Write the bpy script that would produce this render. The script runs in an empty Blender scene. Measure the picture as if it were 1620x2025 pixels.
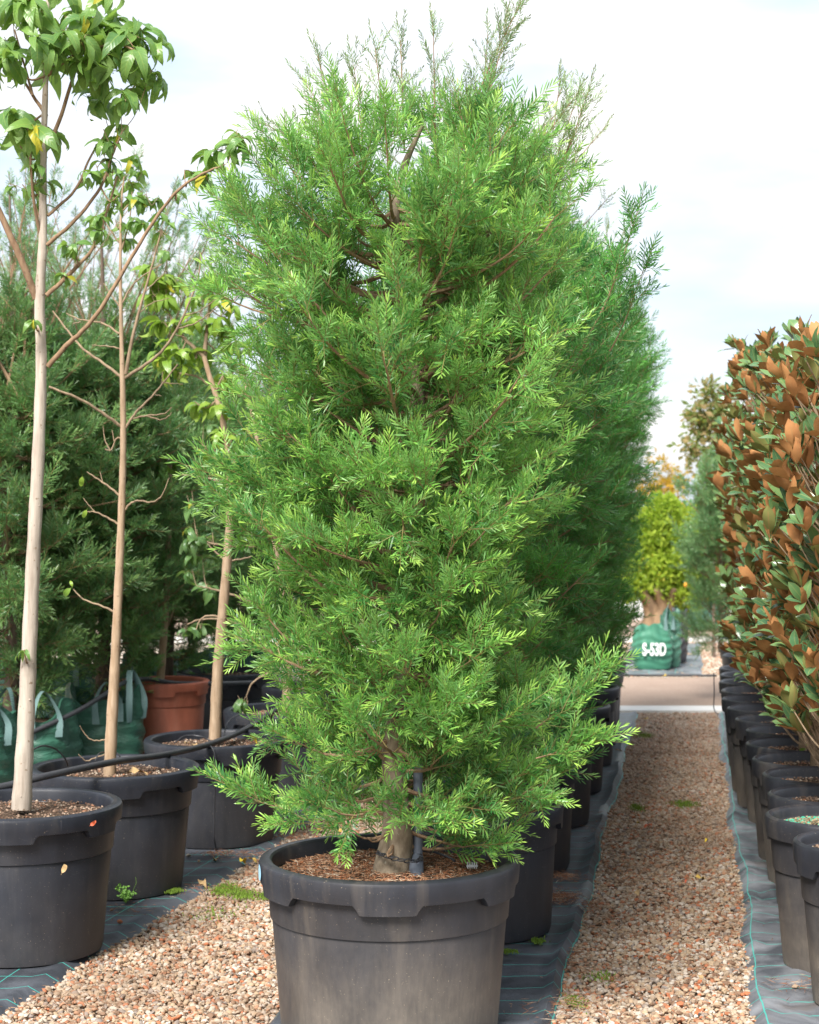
import bpy, math, random
import numpy as np
from mathutils import Vector, Matrix, Euler
sc = bpy.context.scene
R = math.radians
rnd = random.Random(7)

# ------------------------------------------------------------------ camera, sky, sun, exposure
F, H, HY = 3500.0, 1.70, 996.0
cam_d = bpy.data.cameras.new('camera'); cam = bpy.data.objects.new('camera', cam_d)
sc.collection.objects.link(cam); sc.camera = cam
cam_d.sensor_fit = 'VERTICAL'; cam_d.sensor_height = 36; cam_d.lens = F/2025*36
cam_d.clip_start = .05; cam_d.clip_end = 2000
cam.location = (0, 0, H); cam.rotation_euler = (R(90) - math.atan(16.5/F), 0, 0)
cam_d.dof.use_dof = True; cam_d.dof.focus_distance = 5.75; cam_d.dof.aperture_fstop = 5.6

SUN_EL, SUN_AZ = R(48), R(205)      # azimuth measured clockwise from +Y: behind and to the left of the camera
world = bpy.data.worlds.new('World'); sc.world = world; world.use_nodes = True
wn = world.node_tree.nodes; wl = world.node_tree.links; wn.clear()
def wnode(t, **k):
    n = wn.new(t)
    for a, b in k.items(): setattr(n, a, b)
    return n
sky = wnode('ShaderNodeTexSky', sky_type='NISHITA'); sky.sun_disc = False
sky.sun_elevation = SUN_EL; sky.sun_rotation = SUN_AZ; sky.air_density = 1.0; sky.dust_density = 2.5
skyb = wnode('ShaderNodeBackground'); skyb.inputs['Strength'].default_value = .13
cloudb = wnode('ShaderNodeBackground'); cloudb.inputs['Strength'].default_value = .59
mixs = wnode('ShaderNodeMixShader'); outw = wnode('ShaderNodeOutputWorld')
tc = wnode('ShaderNodeTexCoord'); mp = wnode('ShaderNodeMapping'); mp.inputs['Scale'].default_value = (1.6, 1.6, 5.0)
nz = wnode('ShaderNodeTexNoise'); nz.inputs['Scale'].default_value = 1.5; nz.inputs['Detail'].default_value = 7; nz.inputs['Roughness'].default_value = .5
cr = wnode('ShaderNodeValToRGB'); cr.color_ramp.elements[0].position = .34; cr.color_ramp.elements[0].color = (.42,.42,.42,1)
cr.color_ramp.elements[1].position = .52; cr.color_ramp.elements[1].color = (1,1,1,1)
nz2 = wnode('ShaderNodeTexNoise'); nz2.inputs['Scale'].default_value = 3.2; nz2.inputs['Detail'].default_value = 6
cr2 = wnode('ShaderNodeValToRGB'); cr2.color_ramp.elements[0].position = .36; cr2.color_ramp.elements[0].color = (.66,.78,.96,1)
cr2.color_ramp.elements[1].position = .62; cr2.color_ramp.elements[1].color = (1.0,.99,.98,1)
wl.new(tc.outputs['Generated'], mp.inputs['Vector']); wl.new(mp.outputs['Vector'], nz.inputs['Vector']); wl.new(mp.outputs['Vector'], nz2.inputs['Vector'])
wl.new(nz.outputs['Fac'], cr.inputs['Fac']); wl.new(nz2.outputs['Fac'], cr2.inputs['Fac']); wl.new(cr2.outputs['Color'], cloudb.inputs['Color'])
wl.new(sky.outputs['Color'], skyb.inputs['Color'])
wl.new(cr.outputs['Color'], mixs.inputs['Fac']); wl.new(skyb.outputs['Background'], mixs.inputs[1]); wl.new(cloudb.outputs['Background'], mixs.inputs[2])
wl.new(mixs.outputs['Shader'], outw.inputs['Surface'])
sun_d = bpy.data.lights.new('sun', 'SUN'); sun = bpy.data.objects.new('sun', sun_d); sc.collection.objects.link(sun)
sun_d.energy = 3.7; sun_d.angle = R(22); sun_d.color = (1, .965, .92)
sdir = Vector((math.sin(SUN_AZ)*math.cos(SUN_EL), math.cos(SUN_AZ)*math.cos(SUN_EL), math.sin(SUN_EL)))
sun.rotation_euler = sdir.to_track_quat('Z', 'Y').to_euler()
sc.view_settings.view_transform = 'Standard'; sc.view_settings.look = 'None'; sc.view_settings.gamma = 1
sc.view_settings.use_curve_mapping = False; sc.view_settings.exposure = 1.10

# ------------------------------------------------------------------ helpers
def W(px, py, d): return Vector(((px-810)*d/F, d, H-(py-HY)*d/F))
def G(px, py, z=0.0):
    d = F*(H-z)/(py-HY); return Vector(((px-810)*d/F, d, z))
C = sc.collection
def tag(o, label=None, cat=None, group=None, kind=None):
    if label: o['label'] = label
    if cat: o['category'] = cat
    if group: o['group'] = group
    if kind: o['kind'] = kind
    return o
def empty(name, loc, label, cat, group=None):
    o = bpy.data.objects.new(name, None); C.objects.link(o); o.location = loc; o.empty_display_size = .1
    return tag(o, label, cat, group)
def link(name, me, parent=None, loc=(0,0,0)):
    o = bpy.data.objects.new(name, me); C.objects.link(o); o.location = loc
    if parent: o.parent = parent
    return o
def copy_tree(o, parent=None):
    c = o.copy(); C.objects.link(c); c.parent = parent
    for ch in [x for x in list(C.objects) if x.parent == o]: copy_tree(ch, c)
    return c
class MB:
    def __init__(s): s.v = []; s.f = []; s.m = []; s.a = []
    def add(s, vs, fs, m=0, a=None):
        k = len(s.v); s.v += [tuple(x) for x in vs]; s.f += [tuple(i+k for i in f) for f in fs]; s.m += [m]*len(fs)
        s.a += (a if a else [(0,0,0)]*len(vs))
    def tube(s, pts, rad, n=8, m=0, cap=True):
        pts = [Vector(p) for p in pts]; k = len(s.v); N = len(pts)
        t = (pts[1]-pts[0]).normalized(); u = t.orthogonal().normalized(); L = 0
        for i, p in enumerate(pts):
            t2 = (pts[min(i+1,N-1)]-pts[max(i-1,0)]).normalized()
            u = (u - t2*u.dot(t2)).normalized(); w = t2.cross(u)
            if i: L += (p-pts[i-1]).length
            r = rad[i] if isinstance(rad, (list, tuple)) else rad
            for j in range(n):
                a = 2*math.pi*j/n; q = p + (u*math.cos(a)+w*math.sin(a))*r
                s.v.append(tuple(q)); s.a.append((j/n, L, 0))
        for i in range(N-1):
            for j in range(n):
                j2 = (j+1) % n; s.f.append((k+i*n+j, k+i*n+j2, k+(i+1)*n+j2, k+(i+1)*n+j)); s.m.append(m)
        if cap:
            s.f.append(tuple(k+j for j in range(n))[::-1]); s.m.append(m)
            s.f.append(tuple(k+(N-1)*n+j for j in range(n))); s.m.append(m)
    def box(s, c, d, rot=None, m=0):
        vs = []
        for z in (-.5,.5):
            for y in (-.5,.5):
                for x in (-.5,.5):
                    q = Vector((x*d[0], y*d[1], z*d[2]))
                    if rot: q = rot @ q
                    vs.append(q+Vector(c))
        s.add(vs, [(0,2,3,1),(4,5,7,6),(0,1,5,4),(2,6,7,3),(0,4,6,2),(1,3,7,5)], m)
    def mesh(s, name, mats, smooth=None):
        me = bpy.data.meshes.new(name); me.from_pydata(s.v, [], s.f)
        for m in mats: me.materials.append(m)
        if len(mats) > 1: me.polygons.foreach_set('material_index', s.m)
        at = me.attributes.new('lfa', 'FLOAT_VECTOR', 'POINT'); at.data.foreach_set('vector', np.array(s.a, dtype=np.float32).ravel())
        if smooth is not None:
            me.polygons.foreach_set('use_smooth', [True]*len(s.f)); me.set_sharp_from_angle(angle=R(smooth))
        me.update(); return me
def spline(pts, n):
    """Catmull-Rom through pts -> n points per span"""
    P = [Vector(p) for p in pts]; P = [P[0]*2-P[1]] + P + [P[-1]*2-P[-2]]; out = []
    for i in range(1, len(P)-2):
        for k in range(n):
            t = k/n; a,b,c,d = P[i-1],P[i],P[i+1],P[i+2]
            out.append(.5*((2*b)+(c-a)*t+(2*a-5*b+4*c-d)*t*t+(3*b-a-3*c+d)*t**3))
    out.append(P[-2]); return out
def lerp_list(l, n):
    return list(np.interp(np.linspace(0, len(l)-1, n), range(len(l)), l))

# ------------------------------------------------------------------ materials
class NM:
    def __init__(s, name):
        s.mat = bpy.data.materials.new(name); s.mat.use_nodes = True; s.t = s.mat.node_tree; s.n = s.t.nodes; s.l = s.t.links
        s.n.clear(); s.out = s.n.new('ShaderNodeOutputMaterial'); s.b = s.n.new('ShaderNodeBsdfPrincipled'); s.l.new(s.b.outputs[0], s.out.inputs[0])
        s._pos = None
    def N(s, t, ins=None, **k):
        n = s.n.new(t)
        for a, b in k.items(): setattr(n, a, b)
        for a, b in (ins or {}).items(): s.set(n.inputs[a], b)
        return n
    def set(s, sock, v):
        if hasattr(v, 'is_output'): s.l.new(v, sock)
        elif isinstance(v, tuple) and len(v) == 3 and sock.type == 'RGBA': sock.default_value = (*v, 1)
        else: sock.default_value = v
    def pos(s):
        if not s._pos: s._pos = s.N('ShaderNodeNewGeometry').outputs['Position']
        return s._pos
    def obj(s): return s.N('ShaderNodeTexCoord').outputs['Object']
    def noise(s, scale, detail=4, vec=None, rough=.55, dist=0):
        return s.N('ShaderNodeTexNoise', {'Vector': vec or s.pos(), 'Scale': scale, 'Detail': detail, 'Roughness': rough, 'Distortion': dist}).outputs['Fac']
    def mix(s, f, a, b, mode='MIX'):
        n = s.N('ShaderNodeMix', data_type='RGBA', blend_type=mode); s.set(n.inputs['Factor'], f); s.set(n.inputs['A'], a); s.set(n.inputs['B'], b)
        return n.outputs['Result']
    def ramp(s, f, stops, interp='LINEAR'):
        n = s.N('ShaderNodeValToRGB'); cr = n.color_ramp; cr.interpolation = interp
        while len(cr.elements) < len(stops): cr.elements.new(.5)
        for e, (p, c) in zip(cr.elements, stops):
            e.position = p; e.color = (*c, 1) if isinstance(c, tuple) else (c, c, c, 1)
        s.set(n.inputs[0], f); return n.outputs['Color']
    def math(s, op, a, b=0.0, clamp=False):
        n = s.N('ShaderNodeMath', operation=op, use_clamp=clamp); s.set(n.inputs[0], a); s.set(n.inputs[1], b); return n.outputs[0]
    def vscale(s, vec, v):
        n = s.N('ShaderNodeVectorMath', operation='MULTIPLY'); s.set(n.inputs[0], vec); n.inputs[1].default_value = v; return n.outputs[0]
    def bump(s, h, strength=.3, dist=.01):
        n = s.N('ShaderNodeBump', {'Strength': strength, 'Distance': dist, 'Height': h}); s.l.new(n.outputs[0], s.b.inputs['Normal']); return n
    def fin(s, col, rough=.6, spec=.5):
        s.set(s.b.inputs['Base Color'], col); s.set(s.b.inputs['Roughness'], rough); s.b.inputs['Specular IOR Level'].default_value = spec
        return s.mat
def rand_out(m): return m.N('ShaderNodeObjectInfo').outputs['Random']
def translucent(m, col, fac):
    tr = m.N('ShaderNodeBsdfTranslucent', {'Color': col}); mx = m.N('ShaderNodeMixShader', {'Fac': fac})
    m.l.new(m.b.outputs[0], mx.inputs[1]); m.l.new(tr.outputs[0], mx.inputs[2]); m.l.new(mx.outputs[0], m.out.inputs[0])

def needle_mat(name, dark, light, tip, back, rough=.36, trans=.34, patch=3.0):
    m = NM(name); r = rand_out(m)
    a = m.N('ShaderNodeAttribute', attribute_name='lfa'); sx = m.N('ShaderNodeSeparateXYZ', {'Vector': a.outputs['Vector']})
    pn = m.noise(patch, 3)
    f = m.math('ADD', m.math('MULTIPLY', r, .45), m.math('MULTIPLY', sx.outputs['Y'], .45))
    f = m.math('ADD', f, m.math('MULTIPLY', m.math('SUBTRACT', pn, .5), 2.6), True)  # besides leaf tone, patch contrast paints lit clumps and dark gaps into the colour
    c = m.mix(f, dark, light)
    tf = m.math('MULTIPLY', m.math('MULTIPLY', sx.outputs['Z'], sx.outputs['Z']), m.math('ADD', .25, m.math('MULTIPLY', r, .55)), True)
    c = m.mix(tf, c, tip)
    old = m.math('GREATER_THAN', sx.outputs['Y'], .991)
    c = m.mix(m.math('MULTIPLY', old, .8), c, (.42,.30,.03))
    bf = m.N('ShaderNodeNewGeometry').outputs['Backfacing']
    c = m.mix(m.math('MULTIPLY', bf, .55), c, back)
    m.fin(c, rough, .5); translucent(m, m.mix(.35, c, (.17,.50,.05)), trans); return m.mat
M = {}
M['leaf_main'] = needle_mat('podocarp_leaf', (.016,.135,.036), (.235,.530,.095), (.52,.74,.13), (.27,.52,.19))  # own greens, spread wider to paint in highlights and shaded pockets
M['leaf_row'] = needle_mat('podocarp_leaf_deep', (.015,.125,.028), (.130,.395,.060), (.20,.40,.10), (.12,.28,.12))
M['leaf_back'] = needle_mat('podocarp_leaf_blue', (.055,.155,.055), (.180,.345,.100), (.25,.36,.11), (.15,.24,.13))
M['leaf_far'] = needle_mat('podocarp_leaf_pale', (.10,.24,.10), (.20,.37,.14), (.26,.38,.16), (.18,.28,.15))
M['leaf_purple'] = needle_mat('podocarp_young_leaf', (.13,.24,.10), (.25,.42,.15), (.26,.24,.17), (.22,.34,.17), trans=.2)

def bark_mat(name, a, b, scale=60, stretch=.18, spots=(.05,.04,.03), spotf=.6):
    m = NM(name); v = m.vscale(m.pos(), (1, 1, stretch)); n1 = m.noise(scale, 6, v); n2 = m.noise(7, 4)
    c = m.mix(m.ramp(n1, [(.3, 0.0), (.7, 1.0)]), a, b)
    c = m.mix(m.math('MULTIPLY', m.ramp(n2, [(.5, 0.0), (.75, 1.0)]), .45), c, tuple(x*.55 for x in a))
    sp = m.noise(55, 2, m.vscale(m.pos(), (1,1,.8))); c = m.mix(m.math('MULTIPLY', m.ramp(sp, [(.66, 0.0), (.72, 1.0)]), spotf), c, spots)
    m.bump(n1, .5, .004); return m.fin(c, .85, .3)
M['bark_main'] = bark_mat('bark_grey_brown', (.13,.095,.062), (.30,.24,.17), 45, .5, (.42,.40,.33), .5)
M['bark_tan'] = bark_mat('bark_pale_tan', (.34,.28,.225), (.54,.47,.39), 70, .10, (.16,.10,.05), .7)
M['bark_tan2'] = bark_mat('bark_tan', (.30,.20,.12), (.46,.34,.23), 70, .15, (.12,.07,.04), .6)
M['bark_twig'] = bark_mat('twig_brown', (.20,.12,.07), (.34,.23,.14), 70, .3)
M['bark_twig_grey'] = bark_mat('twig_grey_purple', (.20,.14,.09), (.38,.28,.18), 70, .3)
M['bark_dark'] = bark_mat('bark_dark', (.09,.06,.045), (.20,.145,.11), 40, .2)
M['bark_old'] = bark_mat('bark_gnarled', (.10,.065,.04), (.38,.25,.14), 9, .25)
m = NM('green_twig'); M['twig'] = m.fin(m.mix(m.noise(6, 2), (.16,.17,.04), (.27,.17,.07)), .6)

def broad_mat(name, dark, light, back, rough=.33, trans=.28, vein=(.30,.42,.10)):
    m = NM(name); r = rand_out(m)
    a = m.N('ShaderNodeAttribute', attribute_name='lfa'); sx = m.N('ShaderNodeSeparateXYZ', {'Vector': a.outputs['Vector']})
    u = m.math('ABSOLUTE', sx.outputs['X']); v = sx.outputs['Y']
    c = m.mix(m.math('ADD', m.math('MULTIPLY', r, .7), m.math('MULTIPLY', m.noise(9, 2), .4), True), dark, light)
    yel = m.math('GREATER_THAN', r, .972); c = m.mix(m.math('MULTIPLY', yel, .85), c, (.55,.45,.03))
    mid = m.ramp(u, [(.03, 1.0), (.10, 0.0)]); c = m.mix(m.math('MULTIPLY', mid, .65), c, vein)
    edge = m.ramp(u, [(.86, 0.0), (.97, 1.0)]); c = m.mix(m.math('MULTIPLY', edge, .5), c, vein)
    wv = m.math('SINE', m.math('MULTIPLY', m.math('SUBTRACT', v, m.math('MULTIPLY', u, .16)), 62.0))
    c = m.mix(m.math('MULTIPLY', m.ramp(wv, [(.80, 0.0), (1.0, 1.0)]), .25), c, vein)
    bf = m.N('ShaderNodeNewGeometry').outputs['Backfacing']
    c2 = m.mix(m.math('MULTIPLY', bf, .9), c, m.mix(m.math('MULTIPLY', mid, .4), back, tuple(min(1,x*1.4) for x in back)))
    m.bump(wv, .12, .002)
    m.fin(c2, m.math('ADD', rough, m.math('MULTIPLY', bf, .3)), .5); translucent(m, m.mix(.5, c2, (.3,.5,.03)) , trans+.12); return m.mat
M['broad'] = broad_mat('broad_leaf', (.085,.210,.065), (.220,.380,.085), (.22,.35,.10))
M['broad_yellow'] = broad_mat('broad_leaf_yellow_green', (.14,.28,.04), (.30,.44,.05), (.30,.42,.08))
M['broad_dark'] = broad_mat('broad_leaf_dark', (.06,.15,.06), (.125,.245,.08), (.16,.26,.11))
M['citrus'] = broad_mat('small_yellow_green_leaf', (.14,.26,.025), (.42,.55,.045), (.38,.48,.05), .5, .4)
M['orange_leaf'] = broad_mat('orange_autumn_leaf', (.35,.20,.03), (.75,.42,.05), (.6,.35,.05), .5, .4, (.6,.4,.1))
m = NM('magnolia_leaf'); r = rand_out(m)
a = m.N('ShaderNodeAttribute', attribute_name='lfa'); sx = m.N('ShaderNodeSeparateXYZ', {'Vector': a.outputs['Vector']}); u = m.math('ABSOLUTE', sx.outputs['X'])
top = m.mix(m.math('MULTIPLY', r, .9), (.06,.15,.07), (.17,.29,.10)); top = m.mix(m.ramp(u, [(.05, .6), (.12, 0.0)]), top, (.25,.30,.10)); top = m.mix(m.ramp(u, [(.88, 0.0), (.95, .6)]), top, (.33,.27,.08))
und = m.mix(m.noise(30, 3), (.34,.130,.046), (.62,.31,.11)); und = m.mix(m.math('MULTIPLY', m.math('GREATER_THAN', r, .76), .85), und, (.20,.25,.07)); und = m.mix(m.ramp(u, [(.05, .5), (.12, 0.0)]), und, (.42,.22,.09))
bf = m.N('ShaderNodeNewGeometry').outputs['Backfacing']
c = m.mix(bf, top, und); m.fin(c, m.math('ADD', .24, m.math('MULTIPLY', bf, .5)), .5); translucent(m, m.mix(bf, top, und), .13); M['magnolia'] = m.mat

def pot_mat(name, base, dust, dustf, rough=.42, low=.30):
    m = NM(name); o = m.obj(); sp = m.N('ShaderNodeSeparateXYZ', {'Vector': o}); r = rand_out(m)
    off = m.N('ShaderNodeVectorMath', operation='ADD'); m.l.new(o, off.inputs[0]); cm = m.N('ShaderNodeCombineXYZ', {'X': m.math('MULTIPLY', r, 7.0), 'Y': 0.0, 'Z': 0.0}); m.l.new(cm.outputs[0], off.inputs[1]); ov = off.outputs[0]
    n1 = m.noise(3.5, 6, ov, .6, .4); n2 = m.noise(90, 5, m.vscale(ov, (1,1,.22))); n3 = m.noise(420, 2, ov); n4 = m.noise(14, 6, m.vscale(ov, (1, 1, .35)), .65)
    c = m.mix(m.ramp(n4, [(.35, 0.0), (.7, .55)]), base, tuple(x*1.9+.006 for x in base))
    lowf = m.ramp(sp.outputs['Z'], [(0.0, 1.0), (low, .30), (.52, .06)])
    df = m.math('MULTIPLY', m.math('MULTIPLY', lowf, m.ramp(n1, [(.3, .25), (.65, 1.0)])), m.math('ADD', .55, m.math('MULTIPLY', n2, .8)))
    c = m.mix(m.math('MULTIPLY', df, dustf, True), c, dust)
    scr = m.noise(9, 3, m.vscale(ov, (14, 14, .8)), .5, .3); c = m.mix(m.ramp(scr, [(.70, 0.0), (.78, .30)]), c, (.12,.12,.13))
    scr2 = m.noise(7, 2, m.vscale(ov, (1.5, 1.5, 22)), .5, 2.2); c = m.mix(m.ramp(scr2, [(.715, 0.0), (.76, .28)]), c, (.14,.13,.13))
    run = m.noise(10, 4, m.vscale(ov, (1, 1, .07)), .6); c = m.mix(m.ramp(run, [(.55, 0.0), (.70, .22)]), c, dust)
    n3 = m.noise(170, 2, ov); spk = m.ramp(n3, [(.70, 0.0), (.74, 1.0)]); c = m.mix(m.math('MULTIPLY', m.math('MULTIPLY', spk, .7), m.ramp(n1, [(.35, .1), (.6, 1.0)])), c, (.36,.29,.21))
    smear = m.ramp(m.noise(5, 5, m.vscale(ov, (1.3,1.3,.5)), .6, 1.0), [(.60, 0.0), (.72, .38)]); c = m.mix(smear, c, tuple(x*.6 for x in dust))
    m.bump(m.noise(160, 3, ov), .10, .002)
    return m.fin(c, m.math('ADD', rough, m.math('MULTIPLY', df, .35), True), .5)
M['pot'] = pot_mat('black_plastic_dusty', (.0095,.0115,.0175), (.18,.15,.12), 1.25)
M['pot_dark'] = pot_mat('black_plastic', (.009,.011,.017), (.10,.09,.085), .45)
M['pot_terra'] = pot_mat('terracotta_plastic', (.30,.078,.040), (.40,.19,.13), .7, .6)
m = NM('potting_soil'); n1 = m.noise(90, 6); n2 = m.noise(25, 3)
M['soil'] = m.fin(m.mix(m.ramp(n1, [(.4, 0.0), (.65, 1.0)]), (.035,.022,.014), m.mix(n2, (.13,.075,.045), (.17,.12,.08))), .95, .2); m.bump(n1, .9, .01)
def bits_mat(name, stops):
    m = NM(name); a = m.N('ShaderNodeAttribute', attribute_name='lfa'); sx = m.N('ShaderNodeSeparateXYZ', {'Vector': a.outputs['Vector']})
    return m.fin(m.ramp(sx.outputs['X'], stops, 'CONSTANT'), .85, .3)
M['mulch_red'] = bits_mat('reddish_needle_mulch', [(0, (.20,.085,.045)), (.25, (.33,.16,.08)), (.45, (.12,.065,.04)), (.62, (.42,.26,.16)), (.8, (.28,.10,.04)), (.93, (.5,.40,.30))])
M['mulch'] = bits_mat('bark_mulch', [(0, (.10,.06,.04)), (.3, (.20,.13,.09)), (.5, (.06,.04,.03)), (.7, (.30,.21,.15)), (.85, (.24,.11,.06)), (.95, (.42,.35,.27))])
M['mulch_green'] = bits_mat('mulch_with_green_granules', [(0, (.20,.15,.09)), (.25, (.30,.22,.13)), (.42, (.12,.09,.05)), (.6, (.05,.34,.22)), (.9, (.08,.42,.28))])

# gravel
M['stone'] = None
m = NM('gravel_stone'); r = rand_out(m)
c = m.ramp(r, [(0, (.56,.49,.40)), (.14, (.68,.65,.58)), (.26, (.42,.34,.26)), (.36, (.62,.50,.36)), (.47, (.33,.32,.32)), (.54, (.70,.68,.64)), (.63, (.50,.21,.11)), (.68, (.58,.34,.22)), (.74, (.26,.17,.12)), (.84, (.55,.45,.33)), (.91, (.60,.20,.09)), (.95, (.82,.80,.76))], 'CONSTANT')
c = m.mix(m.math('MULTIPLY', m.noise(130, 4), .35), c, (.28,.20,.14), 'MIX')
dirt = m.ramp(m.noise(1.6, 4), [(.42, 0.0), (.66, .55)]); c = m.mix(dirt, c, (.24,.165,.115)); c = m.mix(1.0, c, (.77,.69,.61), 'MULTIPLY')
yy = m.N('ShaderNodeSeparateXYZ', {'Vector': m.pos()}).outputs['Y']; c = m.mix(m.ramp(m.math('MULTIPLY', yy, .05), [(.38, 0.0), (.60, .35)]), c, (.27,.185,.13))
m.bump(m.noise(220, 3), .25, .002); M['stone'] = m.fin(c, .75, .35)
m = NM('gravel_ground'); v1 = m.N('ShaderNodeTexVoronoi', {'Vector': m.pos(), 'Scale': 62.0}); 
c = m.ramp(m.N('ShaderNodeSeparateColor', {'Color': v1.outputs['Color']}).outputs[0], [(0, (.30,.22,.15)), (.25, (.42,.33,.24)), (.5, (.22,.15,.11)), (.68, (.5,.43,.35)), (.85, (.40,.21,.13))], 'CONSTANT')
c = m.mix(m.ramp(m.noise(1.5, 5), [(.35, .1), (.7, .6)]), c, (.20,.14,.10)); m.bump(v1.outputs['Distance'], .8, .01); M['ground'] = m.fin(c, .95, .2)
m = NM('pale_gravel'); v1 = m.N('ShaderNodeTexVoronoi', {'Vector': m.pos(), 'Scale': 40.0})
c = m.ramp(m.N('ShaderNodeSeparateColor', {'Color': v1.outputs['Color']}).outputs[0], [(0, (.52,.42,.32)), (.25, (.66,.58,.47)), (.5, (.42,.31,.22)), (.7, (.72,.66,.58)), (.88, (.52,.34,.24))], 'CONSTANT')
m.bump(v1.outputs['Distance'], .8, .01); M['pale_gravel'] = m.fin(c, .95, .2)
m = NM('compacted_road'); c = m.mix(m.noise(3, 5), (.27,.19,.145), (.37,.275,.215)); c = m.mix(m.ramp(m.noise(70, 5), [(.5, 0.0), (.7, .6)]), c, (.46,.37,.30)); m.bump(m.noise(60, 5), .5, .01); M['road'] = m.fin(c, .95, .2)
m = NM('concrete'); c = m.mix(m.noise(8, 6), (.60,.58,.54), (.74,.72,.69)); m.bump(m.noise(60, 5), .3, .004); M['concrete'] = m.fin(c, .85, .3)
# woven weed mat: threads run along the UV of the sheet (stored in lfa as metres across / along)
def mat_mat(name, ox, base=(.030,.034,.042), light=(.13,.14,.16)):
    m = NM(name); a = m.N('ShaderNodeAttribute', attribute_name='lfa'); sx = m.N('ShaderNodeSeparateXYZ', {'Vector': a.outputs['Vector']})
    def line(coord, step, w, o=0.0):
        wob = m.math('MULTIPLY', m.math('SUBTRACT', m.noise(3.5, 2), .5), .022)
        fr = m.math('FRACT', m.math('ADD', m.math('DIVIDE', m.math('ADD', coord, wob), step), 40+o))
        return m.math('LESS_THAN', m.math('ABSOLUTE', m.math('SUBTRACT', fr, .5)), w/step/2)
    th = m.math('MAXIMUM', line(sx.outputs['Y'], .155, .0050), line(sx.outputs['X'], .27, .0038, ox))
    n1 = m.noise(4, 6, None, .6, .6); weave = m.noise(500, 1, m.vscale(a.outputs['Vector'], (1.0, .12, 1)))
    c = m.mix(m.ramp(n1, [(.38, 0.0), (.68, 1.0)]), base, light)
    c = m.mix(m.math('MULTIPLY', weave, .3), c, (.09,.095,.11))
    dirt = m.ramp(m.noise(2.1, 5), [(.60, 0.0), (.74, .6)]); c = m.mix(dirt, c, (.16,.11,.075))
    c = m.mix(m.math('MULTIPLY', th, .9), c, (.05,.40,.34))
    m.bump(weave, .3, .002); return m.fin(c, m.math('ADD', .36, m.math('MULTIPLY', n1, .25)), .55)
M['mat_a'] = mat_mat('woven_weed_mat', .0, (.030,.034,.042), (.115,.125,.145)); M['mat_b'] = mat_mat('woven_weed_mat_painted_sheen', .35, (.05,.055,.065), (.27,.28,.30))  # second mat: pale noise patches paint a grey-white sheen into the colour
m = NM('woven_bag_green'); v = m.vscale(m.obj(), (1, 1, 3.5)); n1 = m.noise(7, 5, v, .6, .5)
c = m.mix(n1, (.022,.085,.055), (.055,.17,.115)); m.bump(n1, .7, .03); M['bag'] = m.fin(c, .38, .55)
m = NM('woven_bag_pale_green'); n1 = m.noise(5, 4, m.obj()); c = m.mix(n1, (.10,.30,.20), (.20,.42,.30)); m.bump(n1, .6, .03); M['bag_pale'] = m.fin(c, .45, .5)
m = NM('strap_webbing'); w = m.N('ShaderNodeTexWave', {'Vector': m.obj(), 'Scale': 60.0, 'Distortion': 2.0}); M['strap'] = m.fin(m.mix(w.outputs['Fac'], (.08,.16,.155), (.20,.30,.29)), .7)
m = NM('black_rubber'); M['pipe'] = m.fin(m.mix(m.noise(30, 3), (.022,.023,.028), (.05,.05,.055)), .5)
m = NM('grey_pvc'); M['pvc'] = m.fin(m.mix(m.noise(20, 4), (.10,.12,.155), (.15,.17,.21)), .45)
m = NM('white_print'); M['white'] = m.fin(m.mix(m.noise(60, 3), (.70,.72,.70), (.82,.82,.80)), .6)
m = NM('bright_green_print'); M['green_print'] = m.fin(m.mix(m.noise(9, 4), (.025,.13,.08), (.06,.24,.15)), .6)
m = NM('pale_blue_sticker'); M['sticker'] = m.fin((.35,.62,.78), .5)
m = NM('moss'); M['moss'] = m.fin(m.mix(m.noise(120, 3), (.07,.14,.01), (.20,.30,.03)), .9)
m = NM('weed_green'); M['weed'] = m.fin(m.mix(m.noise(40, 2), (.10,.26,.03), (.22,.42,.06)), .6)
m = NM('yellow_dead_leaf'); r_ = rand_out(m); M['dead'] = m.fin(m.mix(m.ramp(m.noise(60, 4), [(.5, 0.0), (.8, .8)]), m.ramp(r_, [(0, (.78,.55,.03)), (.5, (.72,.48,.06)), (1, (.62,.42,.10))]), (.30,.16,.05)), .6)
m = NM('tan_dead_leaf'); M['dead_tan'] = m.fin(m.mix(m.noise(60, 4), (.30,.18,.08), (.60,.42,.20)), .7)
m = NM('orange_red_dead_leaf'); M['dead_red'] = m.fin(m.mix(m.noise(40, 3), (.50,.05,.03), (.55,.16,.05)), .6)
m = NM('orange_fruit'); M['fruit'] = m.fin((.75,.30,.02), .45)
m = NM('white_plastic'); M['whiteplastic'] = m.fin((.6,.6,.6), .5)

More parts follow.
